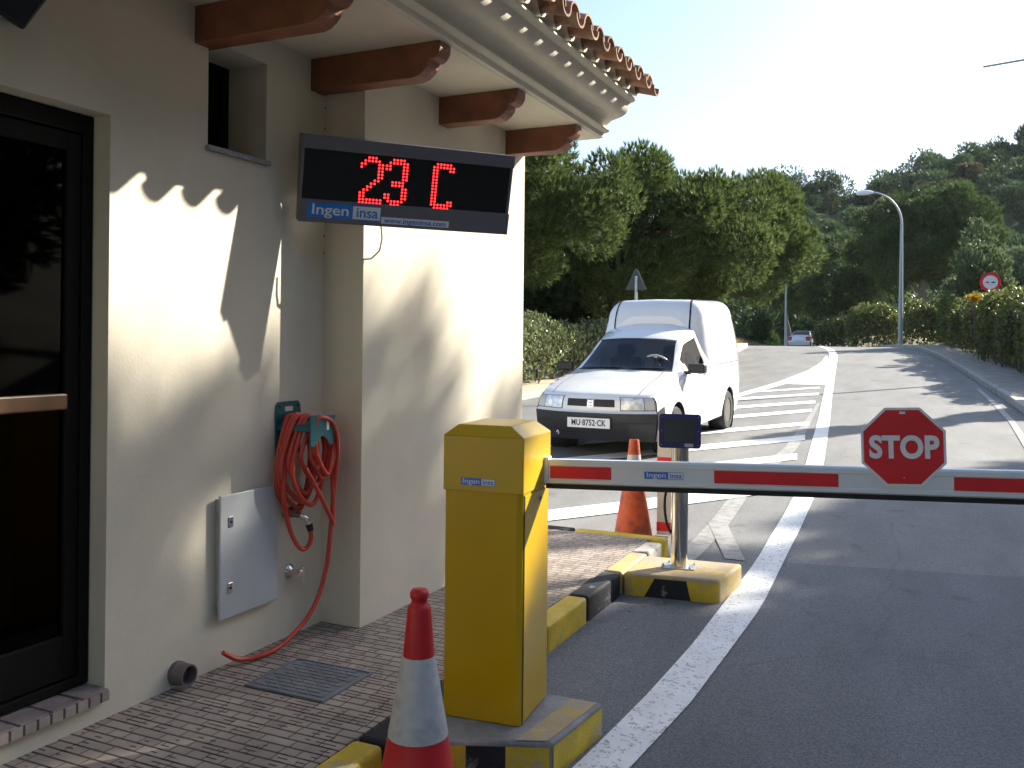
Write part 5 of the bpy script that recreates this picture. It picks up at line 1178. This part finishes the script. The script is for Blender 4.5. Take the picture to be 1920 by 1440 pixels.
for i_, (x_, y_, h_) in enumerate([(10.5, 8.5, 6.2), (9.5, 2.0, 6.0), (9.0, -5.0, 6.2), (3.0, -9.0, 5.8), (-3.5, -8.5, 5.6)]):  # unseen trees added round the view to block skylight and deepen the shade
    pine('roadside_tree', ['dense tree on the right side of the lane opposite the gatehouse', 'dense tree right of the viewer', 'dense tree behind the viewer on the right', 'dense tree straight behind the viewer', 'dense tree behind the gatehouse end'][i_], 'tree', x_, y_, .3, (3.3, 3.4, 3.2), h_-.8, 30, 1.5, 130, 8, .5, .13, 60+i_, MT['pine2'], MT['bark'], .28)
pine('shade_tree', 'lower spreading pine on the right bank beyond the tallest one', 'pine tree', 13.6, 26.2, 3.4, (1.6, 1.6, 1.8), 8.1, 34, .95, 210, 9, .42, .085, 25, MT['pine2'], MT['bark'], .28, flat=.8, thin=gap(13.6, 26.2, 3.4))
pine('cypress', 'slim cypress beyond the right pavement throwing a long shadow', 'cypress', 4.75, 22.4, .9, (.22, .22, 2.6), 3.4, 26, .30, 190, 8, .22, .09, 23, MT['pine2'], MT['bark'], .12, flat=1.2, updir=1.5)  # out of view, added and slimmed to cast the shadow band across the road
pine('pine_tree', 'open pine on the right bank with shadows reaching over the kerb', 'pine tree', 7.6, 36.5, 1.6, (2.0, 2.2, 1.3), 4.2, 18, .75, 75, 8, .30, .07, 24, MT['pine'], MT['bark'], .16)

# hedges made of long leaves
def hedge(name, label, boxes, n_, ln, wd, seed, m, stems=60, cat='hedge', updir=.7, wob=.35):
    rg = np.random.default_rng(seed); P = []; D = []
    tot = sum((b_[1]-b_[0])*(b_[3]-b_[2]) for b_ in boxes)
    b = MB()
    ox, oy = boxes[0][0], boxes[0][2]; oz = g(oy)
    t = thing(name, label, cat, (ox, oy, oz))
    for (x0, x1, y0, y1, h_) in boxes:
        k_ = int(n_*(x1-x0)*(y1-y0)/tot); x = rg.uniform(x0, x1, k_); y = rg.uniform(y0, y1, k_)
        top = h_*(1+wob*.5*np.sin(x*2.3+y*1.1+seed)+wob*.35*np.sin(y*2.9-x*3.1+seed*2)+wob*.25*np.sin(y*6.1+x*5))
        u = rg.uniform(0, 1, k_)**.6; ex = np.minimum(np.minimum(x-x0, x1-x), .35)/.35
        z = u*top*(.72+.28*np.sqrt(np.clip(ex, 0, 1)))
        gz = np.array([g(v) for v in y]); P.append(np.stack([x-ox, y-oy, gz-oz+.13+z], 1))
        d = rg.normal(size=(k_, 3)); d[:, 2] = np.abs(d[:, 2])*.6+updir; d[:, 0] += -.25; D.append(d)
        for s_ in range(int(stems*(x1-x0)*(y1-y0)/tot)):
            sx_, sy_ = rg.uniform(x0, x1), rg.uniform(y0, y1); hh = h_*rg.uniform(.6, .95)
            b.tube([(sx_-ox, sy_-oy, g(sy_)-oz), (sx_-ox+rg.normal()*.1, sy_-oy+rg.normal()*.1, g(sy_)-oz+hh*.5), (sx_-ox+rg.normal()*.2, sy_-oy+rg.normal()*.2, g(sy_)-oz+hh)], [.016, .011, .004], n=5)
    P = np.concatenate(P); D = np.concatenate(D); V, Fc = tuft_mesh(P, D, rg, 3, ln, wd, .55, quad=True)
    mesh_np('foliage', V, Fc, m, t); tag(b.build('stems', MT['twig'], t), None, None, kind='stuff')
    return t
hedge('hedge', 'glossy leaved hedge beside the white van bonnet', [(-9.4, -8.2, 13.0, 16.4, 1.45), (-9.2, -8.05, 16.4, 20.5, 1.42), (-9.2, -8.0, 20.5, 24, 1.3)], 9000, .13, .022, 31, MT['hedge'], 90, wob=.12)
hedge('hedge', 'lower hedge behind the rear corner of the white van', [(-9.0, -7.9, 24, 30, 1.2), (-8.9, -7.8, 30, 37, 1.1)], 4500, .15, .028, 32, MT['hedge'], 50, wob=.25)
hedge('shrub_bank', 'tall overgrown shrubs behind the right pavement below the round sign', [(2.30, 3.6, 22, 24, 1.9), (1.97, 3.3, 24, 28, 2.0), (1.65, 2.9, 28, 30.5, 1.95), (1.27, 2.7, 30.5, 33.0, 1.92), (1.35, 2.7, 33.5, 34.8, 1.9)], 17000, .13, .030, 33, MT['hedge2'], 240, wob=.16)
hedge('shrub_bank', 'sunlit olive green shrubs along the far bend under the umbrella pine', [(-1.3, .9, 47.5, 49.5, 2.1), (.2, 1.8, 43.5, 47, 2.0), (-4.2, -1.4, 50, 52.5, 1.9), (-6.2, -4.0, 53.5, 56, 1.5)], 11000, .17, .045, 34, MT['hedge2'], 120, wob=.22)
hedge('shrub_bank', 'dark shrubs on the right pavement behind the tall street lamp', [(1.0, 2.4, 34.6, 38.5, 1.9), (.55, 1.9, 38.5, 42, 1.8)], 5000, .15, .04, 35, MT['hedge2'], 60, wob=.2)
t = pine('yellow_shrub', 'tuft of yellow leaves showing above the bushes left of the round sign', 'shrub', 1.22, 33.3, 1.0, (.24, .18, .05), 2.06, 7, .10, 11, 7, .12, .04, 36, MT['yleaf'], MT['barkgrey'], .025)

# dry undergrowth near the far bend and below the pines
def scatter(name, label, areas, n_, ln, wd, seed, m, kindz=.12):
    rg = np.random.default_rng(seed); P = []
    for (x0, x1, y0, y1) in areas:
        k_ = n_//len(areas); x = rg.uniform(x0, x1, k_); y = rg.uniform(y0, y1, k_); P.append(np.stack([x, y, np.array([g(v) for v in y])+kindz], 1))
    P = np.concatenate(P); D = np.tile(np.array([[0, 0, 1.0]]), (len(P), 1)); V, Fc = tuft_mesh(P, D, rg, 6, ln, wd, .35)
    o = mesh_np(name, V, Fc, m); tag(o, label, 'undergrowth', kind='stuff'); return o
scatter('dry_grass', 'dry straw coloured grass below the pines and round the far bend', [(-16, -10.2, 18, 44), (-14, -9.2, 44, 62), (-12, -4, 60, 72), (3.5, 8, 15, 50)], 9000, .34, .022, 41, MT['drygrass'])

# ------------------------------------------------------------------ hill with woodland
def hill_h(x, y):
    ry = min(1, max(0, (y-78)/95)); ry = ry*ry*(3-2*ry)
    H = interp(x, [(-160, 30), (-60, 25), (-24, 24), (-12, 24.3), (-4, 26.6), (4, 29.4), (12, 31.8), (30, 38), (80, 50), (160, 55)])+1.0*math.sin(x*.3+y*.05)
    H = max(6, min(H, 60)); return H*ry
b = MB(); xs_ = [-160+6*i for i in range(54)]; ys_ = [72+6*i for i in range(36)]
vs = [(x, y, .35+hill_h(x, y)-(1.5 if y < 76 else 0)) for y in ys_ for x in xs_]; n = len(xs_)
b.add(vs, [(i*n+k, i*n+k+1, (i+1)*n+k+1, (i+1)*n+k) for i in range(len(ys_)-1) for k in range(n-1)])
struct(b.build('hill', mat('hillside_soil', (0.075, 0.09, 0.038), 0.95, var=0.4, vscale=.15), smooth=True))
rg = np.random.default_rng(77)
Vs, Fs, off = [], [], 0
spots = []
for i in range(1300):
    y = rg.uniform(84, 190); x = rg.uniform(-32, 24)+(y-120)*.08
    u = (x*math.cos(YAW)+y*math.sin(YAW))/(-x*math.sin(YAW)+y*math.cos(YAW))
    if u < .20 or u > .62: continue
    r = rg.uniform(1.7, 3.3)
    if any((x-a)**2+(y-b_)**2 < (.62*(r+c_))**2 for a, b_, c_ in spots): continue
    if any(abs(x*ay-y*ax)/math.hypot(ax, ay) < 2.3 and -2 < ay-y < 14 for ax, ay in ((4.0, 140), (-1.0, 138), (-4.6, 134), (-21.5, 150), (-15.5, 152))): continue
    spots.append((x, y, r))
for (x, y, r) in spots:
    h0 = .35+hill_h(x, y); nl = 7; c, s_ = lobes(rg, nl, (r*.6, r*.6, r*.5), r*.55); c += np.array([x, y, h0+r*rg.uniform(.75, 1.15)])
    P, D = crown_pts(rg, c, s_, 115, flat=.85, updir=.9); V, Fc = tuft_mesh(P, D, rg, 4, .52, .16, .45)
    Vs.append(V); Fs.append(Fc+off); off += len(V)
o = mesh_np('hillside_woodland', np.concatenate(Vs), np.concatenate(Fs), MT['pine3']); tag(o, 'dense dark green pine wood covering the hillside on the right', 'woodland', kind='stuff')
def hilltree(label, x, y, r, m, seed, hc=1.0):
    return pine('hillside_tree', label, 'tree', x, y, .35+hill_h(x, y), (r*.75, r*.75, r*.55), r*hc, 16, r*.40, 150, 6, .42, .11, seed, m, MT['barkgrey'], .2, group='trees standing out on the hillside')
hilltree('big rounded tree cluster on the skyline left of the street lamp head', -21.5, 150, 5.0, MT['pine2'], 51, 1.1)
hilltree('tree of the skyline cluster directly above the street lamp head', -15.5, 152, 4.4, MT['pine2'], 52, 1.0)
hilltree('rusty brown tree highest on the hillside', 4.0, 140, 2.3, MT['rust'], 53, 1.2)
hilltree('rusty brown tree in the middle of the hillside above the umbrella pine', -1.0, 138, 2.4, MT['rust'], 54, 1.2)
hilltree('small rusty tree lowest of the brown ones on the hillside', -4.6, 134, 1.9, MT['rust'], 55, 1.2)
hilltree('pale green tree just right of the umbrella pine top', 7.0, 104, 2.8, MT['olive'], 56, 1.2)

# ------------------------------------------------------------------ air
b = MB(); b.box(-176, 186, -46, 300, -3, 84)
hz = bpy.data.materials.new('air'); hz.use_nodes = True; nt = hz.node_tree; nt.nodes.remove(nt.nodes['Principled BSDF'])
pv = nt.nodes.new('ShaderNodeVolumePrincipled'); pv.inputs['Color'].default_value = (0.80, 0.90, 1.0, 1); pv.inputs['Density'].default_value = 0.00010; pv.inputs['Anisotropy'].default_value = 0.35
nt.links.new(pv.outputs[0], nt.nodes['Material Output'].inputs['Volume'])
o = b.build('haze', hz); o['kind'] = 'stuff'; o['label'] = 'thin pale haze over the road and hillside'
